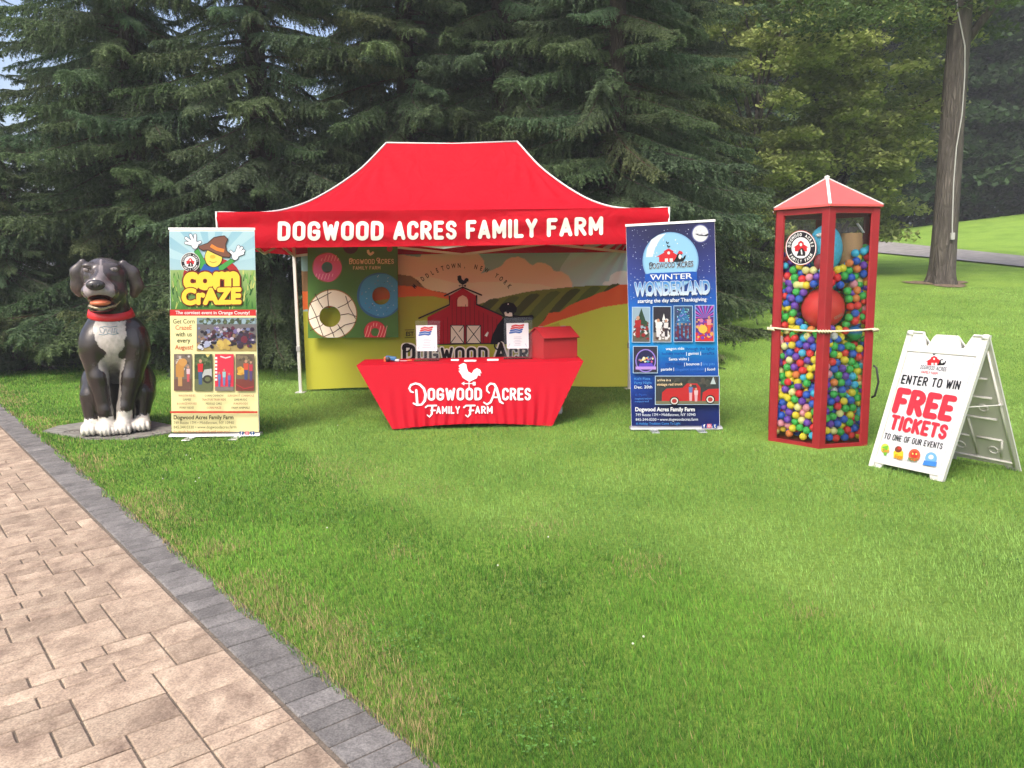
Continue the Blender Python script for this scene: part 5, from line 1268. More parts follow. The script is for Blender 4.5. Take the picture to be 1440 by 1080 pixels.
p.text('arrive in a', 336, 540, 456, 540, 20, (245, 225, 190), 0.02, res=2); p.text('vintage red truck', 332, 580, 560, 576, 22, (245, 215, 170), 0.02, res=2)
p.text('Dogwood Acres Family Farm', 140, 806, 668, 806, 34, (245, 248, 255), 0.03); p.text('749 Route 17M • Middletown, NY 10940', 144, 850, 674, 848, 25, (226, 234, 250), 0.008, res=2); p.text('845-344-0330 • www.dogwoodacres.farm', 144, 892, 696, 889, 25, (226, 234, 250), 0.008, res=2); p.text('A Holiday Tradition Come To Light', 146, 926, 540, 924, 22, (70, 150, 230), 0.006, res=2)
for x, c, s in ((732, (20, 50, 140), 'f'), (776, (226, 120, 150), None), (826, (36, 70, 160), 't')):
    p.rect(x, 918, x + 40, 954, c)
    if s: p.text(s, x + 11, 950, x + 28, 950, 28, (245, 245, 245), 0.03)
    else: p.ring(x + 20, 936, 7, 11, (250, 240, 240), 16)
p.build('print', t2, None, base2)

# ================================================================== A-frame sign
F0, F1, ZTOP = on_z(1222, 655), on_z(1326, 678), 1.135
R1_ = on_z(1437, 663); R0_ = R1_ + (F0 - F1)
T0, T1 = on_z(1279.6, 466.5, ZTOP), on_z(1388.5, 470, ZTOP)
tm = (T0 + T1) / 2; wv = (F1 - F0); T0 = tm - wv / 2; T1 = tm + wv / 2; T0.z = T1.z = ZTOP
print('a-frame', F0, F1, T0, T1, R1_, wv.length)
sgo = (F0 + F1 + R0_ + R1_) / 4; sgo.z = 0
sign = thing('a_frame_sign', sgo, 'white plastic A-frame sign reading ENTER TO WIN FREE TICKETS', 'sign')
PLAST = mat('white_moulded_plastic', (0.60, 0.59, 0.57), 0.42, noise=0.05, nscale=6)
def ab(A0, A1, B0, B1, a, b): return A0.lerp(A1, a).lerp(B0.lerp(B1, a), b)
PN = (F1 - F0).cross(T0 - F0).normalized()
if PN.dot(CAM - F0) < 0: PN = -PN
RN = (R1_ - R0_).cross(T0 - R0_).normalized()
if RN.dot(CAM - R0_) > 0: RN = -RN       # outward = away from the camera
out_ = [(0, 0), (0, 1), (.19, 1), (.205, .985), (.265, .905), (.30, .905), (.345, .97), (.37, .985), (.62, .985), (.645, .97), (.70, .905), (.745, .905), (.80, .985), (.815, 1), (1, 1), (1, 0), (.84, 0), (.81, .035), (.19, .035), (.16, 0)]
fp = MB().prism([ab(F0, F1, T0, T1, a, b) for a, b in out_], -PN * 0.028).build('front_panel', PLAST, sign, sgo)
rp = MB().prism([ab(R0_, R1_, T0, T1, a, b) for a, b in out_], -RN * 0.014).build('rear_panel', PLAST, sign, sgo)
# moulded rails and poster
fr = MB()
for a0, b0, a1, b1 in ((0, 0, .07, 1), (.93, 0, 1, 1)): fr.prism([ab(F0, F1, T0, T1, a, b) + PN * 0.0 for a, b in ((a0, b0 + .002), (a1, b0 + .002), (a1, b1 - .002), (a0, b1 - .002))], PN * 0.011)
for b0, b1 in ((.037, .085), (.86, .9)): fr.prism([ab(F0, F1, T0, T1, a, b) for a, b in ((.071, b0), (.929, b0), (.929, b1), (.071, b1))], PN * 0.008)
fr.build('frame_rail', PLAST, fp, sgo)
po = MB().prism([ab(F0, F1, T0, T1, a, b) + PN * 0.001 for a, b in ((.085, .095), (.915, .095), (.915, .85), (.085, .85))], PN * 0.003).build('poster', mat('poster_paper', (0.60, 0.60, 0.65), 0.45), sign, sgo)
for a, b in ((.035, .93), (.965, .93), (.035, .46), (.965, .46), (.035, .06), (.965, .06)):
    q = ab(F0, F1, T0, T1, a, b) + PN * 0.009; MB().tube([q, q + PN * 0.006], 0.009, 8).build('peg', PLAST, fp, sgo)
# ribs on the inside of the rear leaf
ri = -RN * 0.014
def rib(parent, pts, w=0.02):
    m_ = MB(); P = [ab(R0_, R1_, T0, T1, a, b) + ri for a, b in pts]
    m_.tube([q - RN * 0.004 for q in P], w / 2, 6); m_.build('rib', PLAST, parent, sgo, smooth=True)
for pts in ([(.06, .04), (.06, .9)], [(.94, .04), (.94, .9)], [(.06, .07), (.94, .07)], [(.06, .88), (.94, .88)], [(.14, .24), (.45, .24)], [(.55, .24), (.86, .24)], [(.14, .40), (.86, .40)], [(.14, .56), (.86, .56)], [(.14, .70), (.86, .70)], [(.5, .1), (.5, .40)], [(.5, .56), (.5, .86)], [(.2, .1), (.14, .24)], [(.8, .1), (.86, .24)]): rib(rp, pts)
for a, b in ((.3, .15), (.72, .15), (.3, .48), (.72, .48)):
    c = ab(R0_, R1_, T0, T1, a, b) + ri; ux = (R1_ - R0_).normalized(); uz = (T0 - R0_).normalized()
    m_ = MB(); m_.tube([c + (ux * math.cos(k * math.pi / 8) + uz * math.sin(k * math.pi / 8)) * 0.035 - RN * 0.003 for k in range(17)], 0.007, 6); m_.build('boss_ring', PLAST, rp, sgo, smooth=True)
for a in (.04, .96):   # hinge blocks and brace straps
    q = ab(F0, F1, T0, T1, a, .985) ; MB().tube([q + wv.normalized() * (-.02), q + wv.normalized() * .02], 0.022, 10).build('hinge', PLAST, sign, sgo, smooth=True)
    u_, v_ = ab(F0, F1, T0, T1, a, .52) - PN * .03, ab(R0_, R1_, T0, T1, a, .52) - RN * .016; MB().bar(u_, v_, 0.02, 0.004).build('brace_strap', PLAST, sign, sgo)
p = Print(plane_fn(F0 + PN * 0.0045, PN), (1210, 450, 4.32), gain=0.68); K_ = (34, 34, 44); RD = (232, 52, 72); LN = (0.285, -1)
farm_logo(p, 455, 268, 150, ''); 
p.text('DOGWOOD', 362, 296, 448, 305, 24, K_, 0.006, LN); p.text('ACRES', 458, 305, 520, 312, 24, K_, 0.006, LN); p.text('FAMILY FARM', 370, 322, 468, 332, 15, RD, 0.012, LN, res=2)
p.stext('ENTER TO WIN', 244, 386, 600, 425, 56, K_, 0.17, LN)
p.stext('FREE', 188, 566, 548, 622, 162, RD, 0.26, LN, gap=.06)
p.stext('TICKETS', 172, 664, 516, 730, 94, RD, 0.24, LN, gap=.07)
p.stext('TO ONE OF OUR EVENTS', 142, 720, 496, 786, 37, K_, 0.15, LN)
p.ell(152, 780, 26, 30, (206, 226, 90), 14); p.poly([(135, 770), (172, 762), (160, 822), (146, 822)], (120, 190, 60)); p.text('Corn', 130, 800, 176, 806, 20, (230, 140, 60), 0.04, LN, res=2)
p.poly([(204, 836), (204, 800), (232, 776), (264, 800), (262, 842)], (242, 206, 50)); p.ell(234, 785, 22, 20, (130, 70, 50), 14); p.ell(240, 778, 12, 10, (200, 60, 50), 10); p.text('Egg', 210, 836, 258, 842, 20, (226, 150, 40), 0.04, LN, res=2)
p.ell(332, 820, 36, 38, (236, 100, 66), 18); p.ell(332, 818, 24, 22, (206, 60, 50), 14); p.ell(322, 812, 5, 6, (255, 236, 120), 8); p.ell(344, 814, 5, 6, (255, 236, 120), 8); p.text('PICK IT', 290, 852, 350, 860, 18, (110, 140, 60), 0.04, LN, res=2)
p.ell(434, 838, 36, 36, (120, 180, 236), 20); p.poly([(382, 880), (392, 852), (470, 862), (464, 890)], (70, 140, 226)); p.ell(434, 832, 16, 14, (226, 236, 248), 14)
p.build('print', po, None, sgo)

# ================================================================== painted dog statue
def sdf_mesh(Fd, org, h):
    nx, ny, nz = Fd.shape; ins_ = Fd < 0
    acc = np.zeros((nx - 1, ny - 1, nz - 1, 3), np.float32); cnt = np.zeros((nx - 1, ny - 1, nz - 1), np.float32)
    C = [(i, j, k) for i in (0, 1) for j in (0, 1) for k in (0, 1)]
    sl = lambda A, c: A[c[0]:nx - 1 + c[0], c[1]:ny - 1 + c[1], c[2]:nz - 1 + c[2]]
    for a in C:
        for ax in range(3):
            if a[ax]: continue
            b = list(a); b[ax] = 1; fa, fb = sl(Fd, a), sl(Fd, b); cr = (fa < 0) != (fb < 0)
            t = np.where(cr, fa / np.where(cr, fa - fb, 1), 0)
            for q in range(3): acc[..., q] += np.where(cr, a[q] + (t if q == ax else 0), 0)
            cnt += cr
    act = cnt > 0; idx = -np.ones(act.shape, np.int64); idx[act] = np.arange(act.sum())
    I = np.argwhere(act); V = (I + acc[act] / cnt[act][:, None]) * h + org
    Fs = []
    for ax in range(3):
        u, v = [(1, 2), (2, 0), (0, 1)][ax]
        a = [slice(None)] * 3; b = [slice(None)] * 3; a[ax] = slice(0, -1); b[ax] = slice(1, None)
        s0, s1 = ins_[tuple(a)], ins_[tuple(b)]; e = np.argwhere(s0 != s1); e = e[(e[:, u] > 0) & (e[:, v] > 0) & (e[:, u] < Fd.shape[u] - 1) & (e[:, v] < Fd.shape[v] - 1)]
        flip = s1[tuple(e.T)]
        def g(du, dv):
            q = e.copy(); q[:, u] -= du; q[:, v] -= dv; return idx[tuple(q.T)]
        Q = np.stack([g(1, 1), g(0, 1), g(0, 0), g(1, 0)], -1); Q[flip] = Q[flip][:, ::-1]; Fs.append(Q)
    return V, np.concatenate(Fs)
KD = 7.75 / FOC / 3.6                                   # metres per tracing unit
dx0 = 560.0
def U3(p): return np.array([(p[0] - dx0) * KD, p[1] * KD, (985 - p[2]) * KD])
hD = 0.0105
ox = np.array([-0.52, -0.60, -0.02]); shp = (100, 142, 180)
gxx, gyy, gzz = np.meshgrid(*[np.arange(s, dtype=np.float32) * hD + o for s, o in zip(shp, ox)], indexing='ij')
def s_ell(c, r):
    c = U3(c); r = np.array(r) * KD; k0 = np.sqrt(((gxx - c[0]) / r[0]) ** 2 + ((gyy - c[1]) / r[1]) ** 2 + ((gzz - c[2]) / r[2]) ** 2); return ((k0 - 1) * min(r) * 0.85 + (k0 - 1) * np.mean(r) * .15).astype(np.float32)
def s_cap(a, b, ra, rb, fy=1.0):
    a, b = U3(a), U3(b); d = b - a; px, py, pz = gxx - a[0], (gyy - a[1]) * fy, gzz - a[2]; d2 = d * np.array([1, fy, 1])
    t = np.clip((px * d2[0] + py * d2[1] + pz * d2[2]) / (d2 @ d2), 0, 1); return np.sqrt((px - t * d2[0]) ** 2 + (py - t * d2[1]) ** 2 + (pz - t * d2[2]) ** 2) - (ra + (rb - ra) * t) * KD
def smin(a, b, k):
    k *= KD; h = np.clip(0.5 + 0.5 * (b - a) / k, 0, 1); return b * (1 - h) + a * h - k * h * (1 - h)
prims = [
 (s_ell((565, 20, 505), (168, 150, 158)), 40), (s_cap((556, -5, 300), (566, 25, 440), 104, 128), 45),
 (s_ell((455, -15, 525), (80, 100, 112)), 30), (s_ell((690, -15, 520), (78, 100, 118)), 30),
 (s_cap((565, 95, 560), (565, 240, 790), 138, 118), 45), (s_ell((565, 300, 855), (165, 140, 125)), 50),
 (s_cap((452, -30, 560), (470, -62, 690), 72, 57), 28), (s_cap((470, -62, 690), (492, -82, 860), 56, 42), 18), (s_cap((492, -82, 860), (496, -88, 930), 42, 42), 16),
 (s_cap((682, -30, 560), (646, -62, 700), 80, 60), 28), (s_cap((646, -62, 700), (602, -82, 850), 60, 45), 18), (s_cap((602, -82, 850), (588, -88, 928), 45, 44), 16),
 (s_ell((498, -115, 950), (46, 62, 38)), 16), (s_ell((584, -115, 948), (46, 62, 40)), 16),
 (s_ell((420, 110, 765), (66, 150, 120)), 30), (s_ell((712, 110, 762), (72, 150, 124)), 30),
 (s_cap((412, -5, 790), (414, -25, 905), 55, 42), 24), (s_cap((712, -5, 790), (690, -25, 905), 60, 43), 24),
 (s_ell((408, -62, 948), (58, 78, 38)), 18), (s_ell((682, -62, 945), (56, 78, 38)), 18),
 (s_ell((548, -35, 168), (121, 114, 94)), 30), (s_ell((548, -60, 250), (117, 94, 74)), 30),
 (s_ell((518, -145, 240), (92, 90, 46)), 26), (s_cap((540, -105, 165), (512, -195, 205), 52, 42), 26),
 (s_ell((474, -160, 252), (44, 60, 34)), 14), (s_ell((564, -156, 254), (46, 60, 34)), 14),
 (s_ell((522, -118, 324), (74, 86, 28)), 22),
 (s_ell((470, -108, 116), (34, 24, 16)), 20), (s_ell((598, -104, 118), (34, 24, 16)), 20),
]
D = None
for p_, k in prims: D = p_ if D is None else smin(D, p_, k)
for cx, cy, cz, n_, sp in ((498, -160, 960, 4, 22), (584, -160, 958, 4, 22), (408, -124, 957, 4, 27), (682, -124, 955, 4, 26)):
    for i in range(n_):
        o_ = (i - (n_ - 1) / 2); D = smin(D, s_ell((cx + o_ * sp, cy + abs(o_) * 6, cz), (sp * .52, 26, 24)), 7)
for ch in (((438, -30, 104), (404, -20, 150), (400, -14, 220), (410, -12, 252)), ((652, -30, 110), (698, -22, 156), (716, -16, 220), (698, -14, 260))):
    e = smin(s_cap(ch[0], ch[1], 24, 38, 1.9), s_cap(ch[1], ch[2], 38, 38, 1.9), 14); e = smin(e, s_cap(ch[2], ch[3], 38, 26, 1.9), 14); D = smin(D, e, 10)
cut = s_ell((520, -215, 292), (68, 112, 31)); D = np.maximum(D, -cut)                       # open mouth
cut2 = s_ell((520, -225, 278), (40, 60, 12)); D = np.maximum(D, -cut2)
D = np.maximum(D, -(gzz - 0.0))
V, Q = sdf_mesh(D, ox, hD)
# paint, mapped from the front
zx = V[:, 0] / KD + dx0; zy = 985 - V[:, 2] / KD; yy = V[:, 1] / KD
jx = zx + 7 * (fbm(zx / 9, zy / 14, 3) - .5) * 2; jy = zy + 22 * (fbm(zx / 7, zy / 12, 5) - .5)
nz_ = fbm(zx / 40, zy / 40, 8)[:, None]
Cd = np.array([0.016, 0.0115, 0.0100]) * (0.7 + 0.7 * nz_)
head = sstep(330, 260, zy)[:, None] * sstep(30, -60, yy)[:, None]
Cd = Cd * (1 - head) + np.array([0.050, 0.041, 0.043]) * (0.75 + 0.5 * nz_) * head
earb = (((zx < 436) | (zx > 672)) & (zy < 300))[:, None] * sstep(180, 290, zy)[:, None]; Cd = Cd * (1 - earb) + np.array([0.070, 0.042, 0.032]) * earb
chest = [(478, 395), (645, 398), (634, 440), (644, 470), (622, 505), (628, 530), (592, 560), (584, 588), (628, 600), (612, 640), (592, 690), (586, 770), (580, 830), (572, 880), (556, 905), (540, 905), (528, 880), (524, 780), (510, 660), (474, 640), (480, 602), (520, 572), (526, 552), (496, 532), (474, 490), (463, 430)]
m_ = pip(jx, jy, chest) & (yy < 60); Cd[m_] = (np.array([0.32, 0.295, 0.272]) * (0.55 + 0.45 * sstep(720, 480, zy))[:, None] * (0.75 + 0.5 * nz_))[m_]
muz = [(440, 205), (470, 186), (506, 184), (524, 150), (532, 84), (540, 84), (548, 150), (572, 186), (598, 215), (604, 262), (580, 284), (520, 268), (458, 276), (440, 250)]
m_ = pip(zx, zy, muz) & (yy < -40); Cd[m_] = (np.array([0.235, 0.20, 0.205]) * (0.72 + 0.5 * nz_) * (0.65 + 0.35 * sstep(150, 200, zy))[:, None])[m_]
paw = ((jy > 890) & (yy < -60) & (zx > 440) & (zx < 545)) | ((jy > 868) & (yy < -30) & (zx > 541) & (zx < 640)) | ((jy > 903) & ((zx < 470) | (zx > 625)) & (yy < 40))
Cd[paw] = (np.array([0.47, 0.445, 0.40]) * (0.8 + 0.4 * nz_))[paw]
mo = ((np.abs(zx - 520) / 68) ** 2 + (np.abs(zy - 290) / 30) ** 2 < 1) & (yy < -60) & (yy > -215); Cd[mo] = np.array([0.10, 0.03, 0.025])
lip = pip(zx, zy, [(440, 300), (455, 318), (520, 340), (600, 322), (632, 290), (600, 312), (520, 330), (460, 308)]) & (yy < -40); Cd[lip] = np.array([0.33, 0.27, 0.17])
fr_ = on_z(162, 613.5); YAW = math.radians(25)
off = Matrix.Rotation(YAW, 3, 'Z') @ Vector(((540 - dx0) * KD, -115 * KD, 0)); dog_o = Vector((fr_.x - off.x, fr_.y - off.y, 0.017))
print('dog at', dog_o, len(V))
dog = thing('dog_statue', dog_o, 'large painted statue of a sitting black dog with white chest and red collar', 'statue'); dog.rotation_euler = (0, 0, YAW); dog.scale = (0.86, 0.92, 1.0)
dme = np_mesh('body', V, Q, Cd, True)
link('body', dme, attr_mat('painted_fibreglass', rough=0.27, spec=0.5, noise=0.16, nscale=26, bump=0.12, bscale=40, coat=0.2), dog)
bvh = BVHTree.FromPolygons([tuple(v) for v in V], [tuple(q) for q in Q.tolist()])
def front(zx_, zy_, lift=0.0):
    h = bvh.ray_cast(Vector(((zx_ - dx0) * KD, -2.0, (985 - zy_) * KD)), Vector((0, 1, 0)))
    return h[0] + h[1] * lift
# collar
def collar_pt(a, zc, lift):
    c = Vector(((562 - dx0) * KD, 0.01, (985 - zc) * KD)); d = Vector((math.sin(a), -math.cos(a), 0)); h = bvh.ray_cast(c + d * 0.8, -d, 0.8)
    q = h[0] if h[0] else c + d * 0.26
    return Vector((q.x, q.y, q.z)) + d * lift
mb = MB(); n = 64; vs = []; fs = []
for i in range(n):
    a = 2 * math.pi * i / n; tilt = 24 * math.cos(a); 
    for zc, lf in ((358, .004), (360, .015), (376, .018), (394, .015), (396, .004)): vs.append(collar_pt(a, zc + tilt - 20, lf))
for i in range(n):
    for j in range(4): fs.append((i * 5 + j, i * 5 + j + 1, ((i + 1) % n) * 5 + j + 1, ((i + 1) % n) * 5 + j))
mb.add(vs, fs).build('collar', mat('red_collar', (0.50, 0.015, 0.020), 0.4), dog, smooth=True)
q = front(507, 213); ns = MB().ell(q + Vector((0, .004, 0)), (50 * KD, 24 * KD, 27 * KD)).build('nose', mat('nose_black', (0.035, 0.032, 0.034), 0.22), dog, smooth=True)
for sx in (-17, 17): MB().ell(q + Vector((sx * KD, -19 * KD, -2 * KD)), (9 * KD, 6 * KD, 8 * KD), nu=10, nv=8).build('nostril', mat('nostril_dark', (0.006, 0.006, 0.006), 0.5), ns, smooth=True)
for ex in (466, 600):
    q = front(ex, 137); ey = MB().ell(q + Vector((0, .006, 0)), (26 * KD, 12 * KD, 13 * KD)).build('eye', mat('eye_grey', (0.15, 0.13, 0.13), 0.12), dog, smooth=True)
    MB().ell(q + Vector((2 * KD, -4 * KD, 0)), (9 * KD, 5 * KD, 9 * KD), nu=10, nv=8).build('pupil', mat('pupil_dark', (0.02, 0.016, 0.016), 0.15), ey, smooth=True)
    MB().tube([front(ex - 25, 137, .002), front(ex - 12, 126, .004), front(ex + 8, 125, .004), front(ex + 25, 137, .002)], [.001, .0035, .0035, .001], 6).build('eyelid', mat('eyelid_dark', (0.03, 0.025, 0.025), 0.35), ey, smooth=True)
MB().ell(((520 - dx0) * KD, -158 * KD, (985 - 302) * KD), (56 * KD, 62 * KD, 19 * KD)).build('tongue', mat('tongue_orange', (0.62, 0.17, 0.085), 0.35), dog, smooth=True)
# blue lettering painted on the chest, too worn to read
mb = MB()
for pts in ([(500, 432), (506, 452), (520, 458), (530, 440), (516, 430)], [(534, 434), (540, 458), (552, 436), (562, 458), (570, 434)], [(574, 458), (582, 434), (594, 440), (586, 454), (598, 460)], [(494, 462), (520, 466), (548, 460), (576, 466), (600, 460)], [(502, 428), (530, 424), (560, 428), (596, 424)]):
    P = [front(a, b, .003) for a, b in pts]; mb.tube(P, 0.0035, 5)
mb.build('painted_script', mat('script_blue', (0.13, 0.20, 0.24), 0.5), dog, smooth=True)
# flat slab under it
mc = dog_o.copy(); slab_o = Vector((mc.x + 0.02, mc.y - 0.03, 0)); st = thing('statue_base', slab_o, 'thin flat grey swirl-patterned slab under the dog statue', 'base')
mb = MB(); P = [Vector((q.x, q.y, 0)) for q in SLAB]
mb.prism(P, (0, 0, 0.016)); mb.build('slab', mat('slab_grey', (0.17, 0.165, 0.145), 0.85, noise=0.35, nscale=14, bump=.4, bscale=30), st, slab_o)
for k, (cx, cy) in enumerate(((0.36, -.08), (-.38, .0), (0.0, -.3))):
    for r in (0.06, 0.11, 0.16, 0.21):
        pts = [slab_o + Vector((cx + r * math.cos(t / 20 * 5.2 + k), cy + .6 * r * math.sin(t / 20 * 5.2 + k), 0.016)) for t in range(21)]
        pts = [q for q in pts if pip(np.array([q.x]), np.array([q.y]), [(v.x, v.y) for v in SLAB])[0]]
        if len(pts) > 3: MB().tube(pts, 0.006, 5).build('swirl_ridge', mat('slab_ridge', (0.12, 0.11, 0.10), 0.85), st, slab_o, smooth=True)

# ================================================================== glass case full of balls
fv = on_z(1151, 631); HS = 0.492
face_dir = Vector((-fv.x, -fv.y, 0)).normalized(); face_dir = Matrix.Rotation(math.radians(4), 3, 'Z') @ face_dir
CC = fv - face_dir * HS; CC.z = 0
A0_ = math.atan2(face_dir.y, face_dir.x)
def hexv(i, r=HS, z=0.0): a = A0_ + i * math.pi / 3; return Vector((CC.x + r * math.cos(a), CC.y + r * math.sin(a), z))   # 0 = front corner, 1 = right, 5 = left
ZEV = at_y(1153, 291, fv.y).z; ZAP = at_y(1155, 250.5, CC.y).z
print('case', CC, ZEV, ZAP)
case = thing('ball_case', CC, 'tall six-sided red case with clear panes, filled with coloured play balls', 'display case')
CRED = mat('case_red_paint', (0.235, 0.010, 0.014), 0.45, noise=0.10, nscale=8, bump=.05)
CROOF = mat('case_roof_red', (0.48, 0.075, 0.07), 0.5, noise=0.08, nscale=4)
def hexring(r0, r1, z0, z1):
    vs = []; fs = []
    for i in range(6): vs += [hexv(i, r0, z0), hexv(i, r1, z0), hexv(i, r1, z1), hexv(i, r0, z1)]
    for i in range(6):
        a, b = 4 * i, 4 * ((i + 1) % 6); fs += [(a + k, a + (k + 1) % 4, b + (k + 1) % 4, b + k) for k in range(4)]
    return MB().add(vs, fs)
hexring(HS - 0.05, HS + 0.004, 0.0, 0.035).build('base_rail', CRED, case, CC)
vs = [hexv(i, HS - .045, .02) for i in range(6)]; MB().prism(vs, (0, 0, 0.014)).build('floor_panel', CRED, case, CC)
hexring(HS - 0.05, HS + 0.004, ZEV - 0.05, ZEV).build('top_rail', CRED, case, CC)
for i in range(6):
    a = A0_ + i * math.pi / 3; c = hexv(i, HS - 0.012, (ZEV) / 2)
    rd = Vector((math.cos(a), math.sin(a), 0)); tg = Vector((-rd.y, rd.x, 0)); m_ = MB()
    sec = [tg * -0.056 - rd * 0.030, tg * -0.056 - rd * .012, tg * -.004 + rd * .024, tg * .004 + rd * .024, tg * 0.056 - rd * .012, tg * 0.056 - rd * 0.030, rd * -.004]
    m_.prism([Vector((c.x, c.y, 0.001)) + q for q in sec], (0, 0, ZEV - 0.002)); m_.build('post', CRED, case, CC)
def glass_material():
    m, nt, b = _nodes('clear_acrylic'); L = nt.links.new
    t = nt.nodes.new('ShaderNodeBsdfTransparent'); t.inputs[0].default_value = (1, 1, 1, 1); g = nt.nodes.new('ShaderNodeBsdfGlossy'); g.inputs['Roughness'].default_value = 0.04
    f = nt.nodes.new('ShaderNodeFresnel'); f.inputs[0].default_value = 1.30; ms = nt.nodes.new('ShaderNodeMixShader'); L(f.outputs[0], ms.inputs[0]); L(t.outputs[0], ms.inputs[1]); L(g.outputs[0], ms.inputs[2]); L(ms.outputs[0], nt.nodes['Material Output'].inputs[0]); return m
GLASS = glass_material()
panes = []
for i in range(6):
    a, b = hexv(i, HS - .022), hexv(i + 1, HS - .022); d = (b - a).normalized(); n = Vector((d.y, -d.x, 0))
    if n.dot(a - CC) < 0: n = -n
    a2, b2 = a + d * .035, b - d * .035
    MB().prism([Vector((a2.x, a2.y, .035)), Vector((b2.x, b2.y, .035)), Vector((b2.x, b2.y, ZEV - .05)), Vector((a2.x, a2.y, ZEV - .05))], n * 0.004).build('pane', GLASS, case, CC); panes.append((a, n))
# roof
RS = HS + 0.040; ap = Vector((CC.x, CC.y, ZAP)); rf = MB()
ev = [hexv(i, RS, ZEV + .004) for i in range(6)]; ev2 = [v + Vector((0, 0, .018)) for v in ev]
rf.add(ev + ev2 + [ap], [tuple(range(5, -1, -1))] + [(i, (i + 1) % 6, 6 + (i + 1) % 6, 6 + i) for i in range(6)] + [(6 + i, 6 + (i + 1) % 6, 12) for i in range(6)]); roof = rf.build('roof', CROOF, case, CC)
for i in range(6): MB().bar(ev2[i] + Vector((0, 0, .003)), ap + Vector((0, 0, .004)), 0.026, 0.008).build('ridge_strip', WHITE_TRIM, roof, CC)
MB().ell(ap + Vector((0, 0, .006)), (.026, .026, .018)).build('cap', WHITE_TRIM, roof, CC, smooth=True)
# rope tied round the posts
RZ = at_y(1160, 466, fv.y).z; rp_ = []
for i in range(6):
    a, b = hexv(i, HS + .024, RZ + (.012 if i % 2 else 0)), hexv(i + 1, HS + .024, RZ + (0 if i % 2 else .012))
    for k in range(8): q = a.lerp(b, k / 8); q.z -= 0.006 * math.sin(math.pi * k / 8); rp_.append(q)
rp_.append(rp_[0]); rope = thing('rope', Vector((CC.x, CC.y, RZ)), 'tan rope tied round the middle of the ball case', 'rope')
RM = mat('rope_tan', (0.58, 0.50, 0.34), 0.8, noise=.3, nscale=120)
MB().tube(rp_, 0.009, 7).build('strand', RM, rope, rope.location, smooth=True)
for i in (0, 1, 5):
    v = hexv(i, HS + .024, RZ); a = A0_ + i * math.pi / 3; tg = Vector((-math.sin(a), math.cos(a), 0)); m_ = MB()
    for k in range(5): m_.tube([v + tg * (-.06 + .024 * k) + Vector((0, 0, .012)), v + tg * (-.045 + .024 * k) + Vector((math.cos(a), math.sin(a), 0)) * .012, v + tg * (-.036 + .024 * k) - Vector((0, 0, .012))], .007, 6)
    m_.build('wrap', RM, rope, rope.location, smooth=True)
# door handle on the right-hand post
hv = hexv(1, HS + .012, 0); a = A0_ + math.pi / 3; rd = Vector((math.cos(a), math.sin(a), 0)); tg = Vector((math.sin(a), -math.cos(a), 0)); z1, z2 = at_y(1231, 517, hv.y).z, at_y(1231, 556, hv.y).z
hb = hv + rd * 0.006 - tg * .02
MB().tube([Vector((hb.x, hb.y, z1 + .02)), Vector((hb.x, hb.y, z1)) + rd * .03, Vector((hb.x, hb.y, (z1 + z2) / 2)) + rd * .055, Vector((hb.x, hb.y, z2)) + rd * .03, Vector((hb.x, hb.y, z2 - .02))], .010, 8).build('handle', mat('handle_black', (0.02, 0.02, 0.02), .4), case, CC, smooth=True)
# round farm sticker on the left pane
a_, n_ = panes[5]; p = Print(plane_fn(a_ + n_ * .0045, n_), (1070, 240, 4.91), step=.0003)
p.ell(277, 533, 108, 121, (190, 44, 50), 40); badge(p, 277, 533, 99, 1.12); p.build('sticker', case, None, CC)

# ---- balls
BR_ = 0.0362
inR = HS * math.sqrt(3) / 2 - 0.022
def relax_wedge(Hc, N, seed):
    """random packing behind the two front panes, periodic in height. local x = outwards at the corner"""
    R = np.random.RandomState(seed); n1 = np.array([math.cos(math.pi / 6), math.sin(math.pi / 6)]); n2 = np.array([n1[0], -n1[1]])
    P = []
    while len(P) < N:
        q = np.array([R.uniform(.05, HS), R.uniform(-HS, HS), R.uniform(0, Hc)]); d = inR - np.maximum(q[:2] @ n1, q[:2] @ n2); d1, d2 = inR - q[:2] @ n1, inR - q[:2] @ n2
        if BR_ < min(d1, d2) < 0.19 and abs(math.atan2(q[1], q[0])) < math.radians(62): P.append(q)
    P = np.array(P)
    for it in range(170):
        df = P[:, None] - P[None]; df[..., 2] -= Hc * np.round(df[..., 2] / Hc); d = np.sqrt((df ** 2).sum(-1)) + np.eye(N) * 9
        ov = np.clip(2 * BR_ - d, 0, None); P += (df / d[..., None] * (ov * 0.42)[..., None]).sum(1)
        for n in (n1, n2):
            e = P[:, :2] @ n - (inR - BR_); P[:, :2] -= np.clip(e, 0, None)[:, None] * n
        dd = inR - np.maximum(P[:, :2] @ n1, P[:, :2] @ n2); sidev = np.where((P[:, :2] @ n1) > (P[:, :2] @ n2), 1, -1)
        push = np.clip(dd - 0.17, 0, None); P[:, 0] += push * n1[0]; P[:, 1] += push * n1[1] * sidev
        lim = inR - BR_; P[:, 1] = np.clip(P[:, 1], -lim, lim)
    return P
HC = 0.47; chunk = relax_wedge(HC, 232, 2)
ZTOPB = 1.70
def world_ball(q, rot=0): a = A0_ + rot; return Vector((CC.x + q[0] * math.cos(a) - q[1] * math.sin(a), CC.y + q[0] * math.sin(a) + q[1] * math.cos(a), q[2]))
Rb = random.Random(21)
big_c = hexv(0, HS - 0.245, at_y(1160, 433, fv.y + .26).z); BIGR = 0.190
n_r = panes[0][1]; gp = on_plane(1208.5, 469, panes[0][0], n_r); gb_c = gp - n_r * (0.072); GBR = 0.068
blue_c = on_plane(1179, 350, panes[0][0], n_r) - n_r * 0.20; 
balls = []
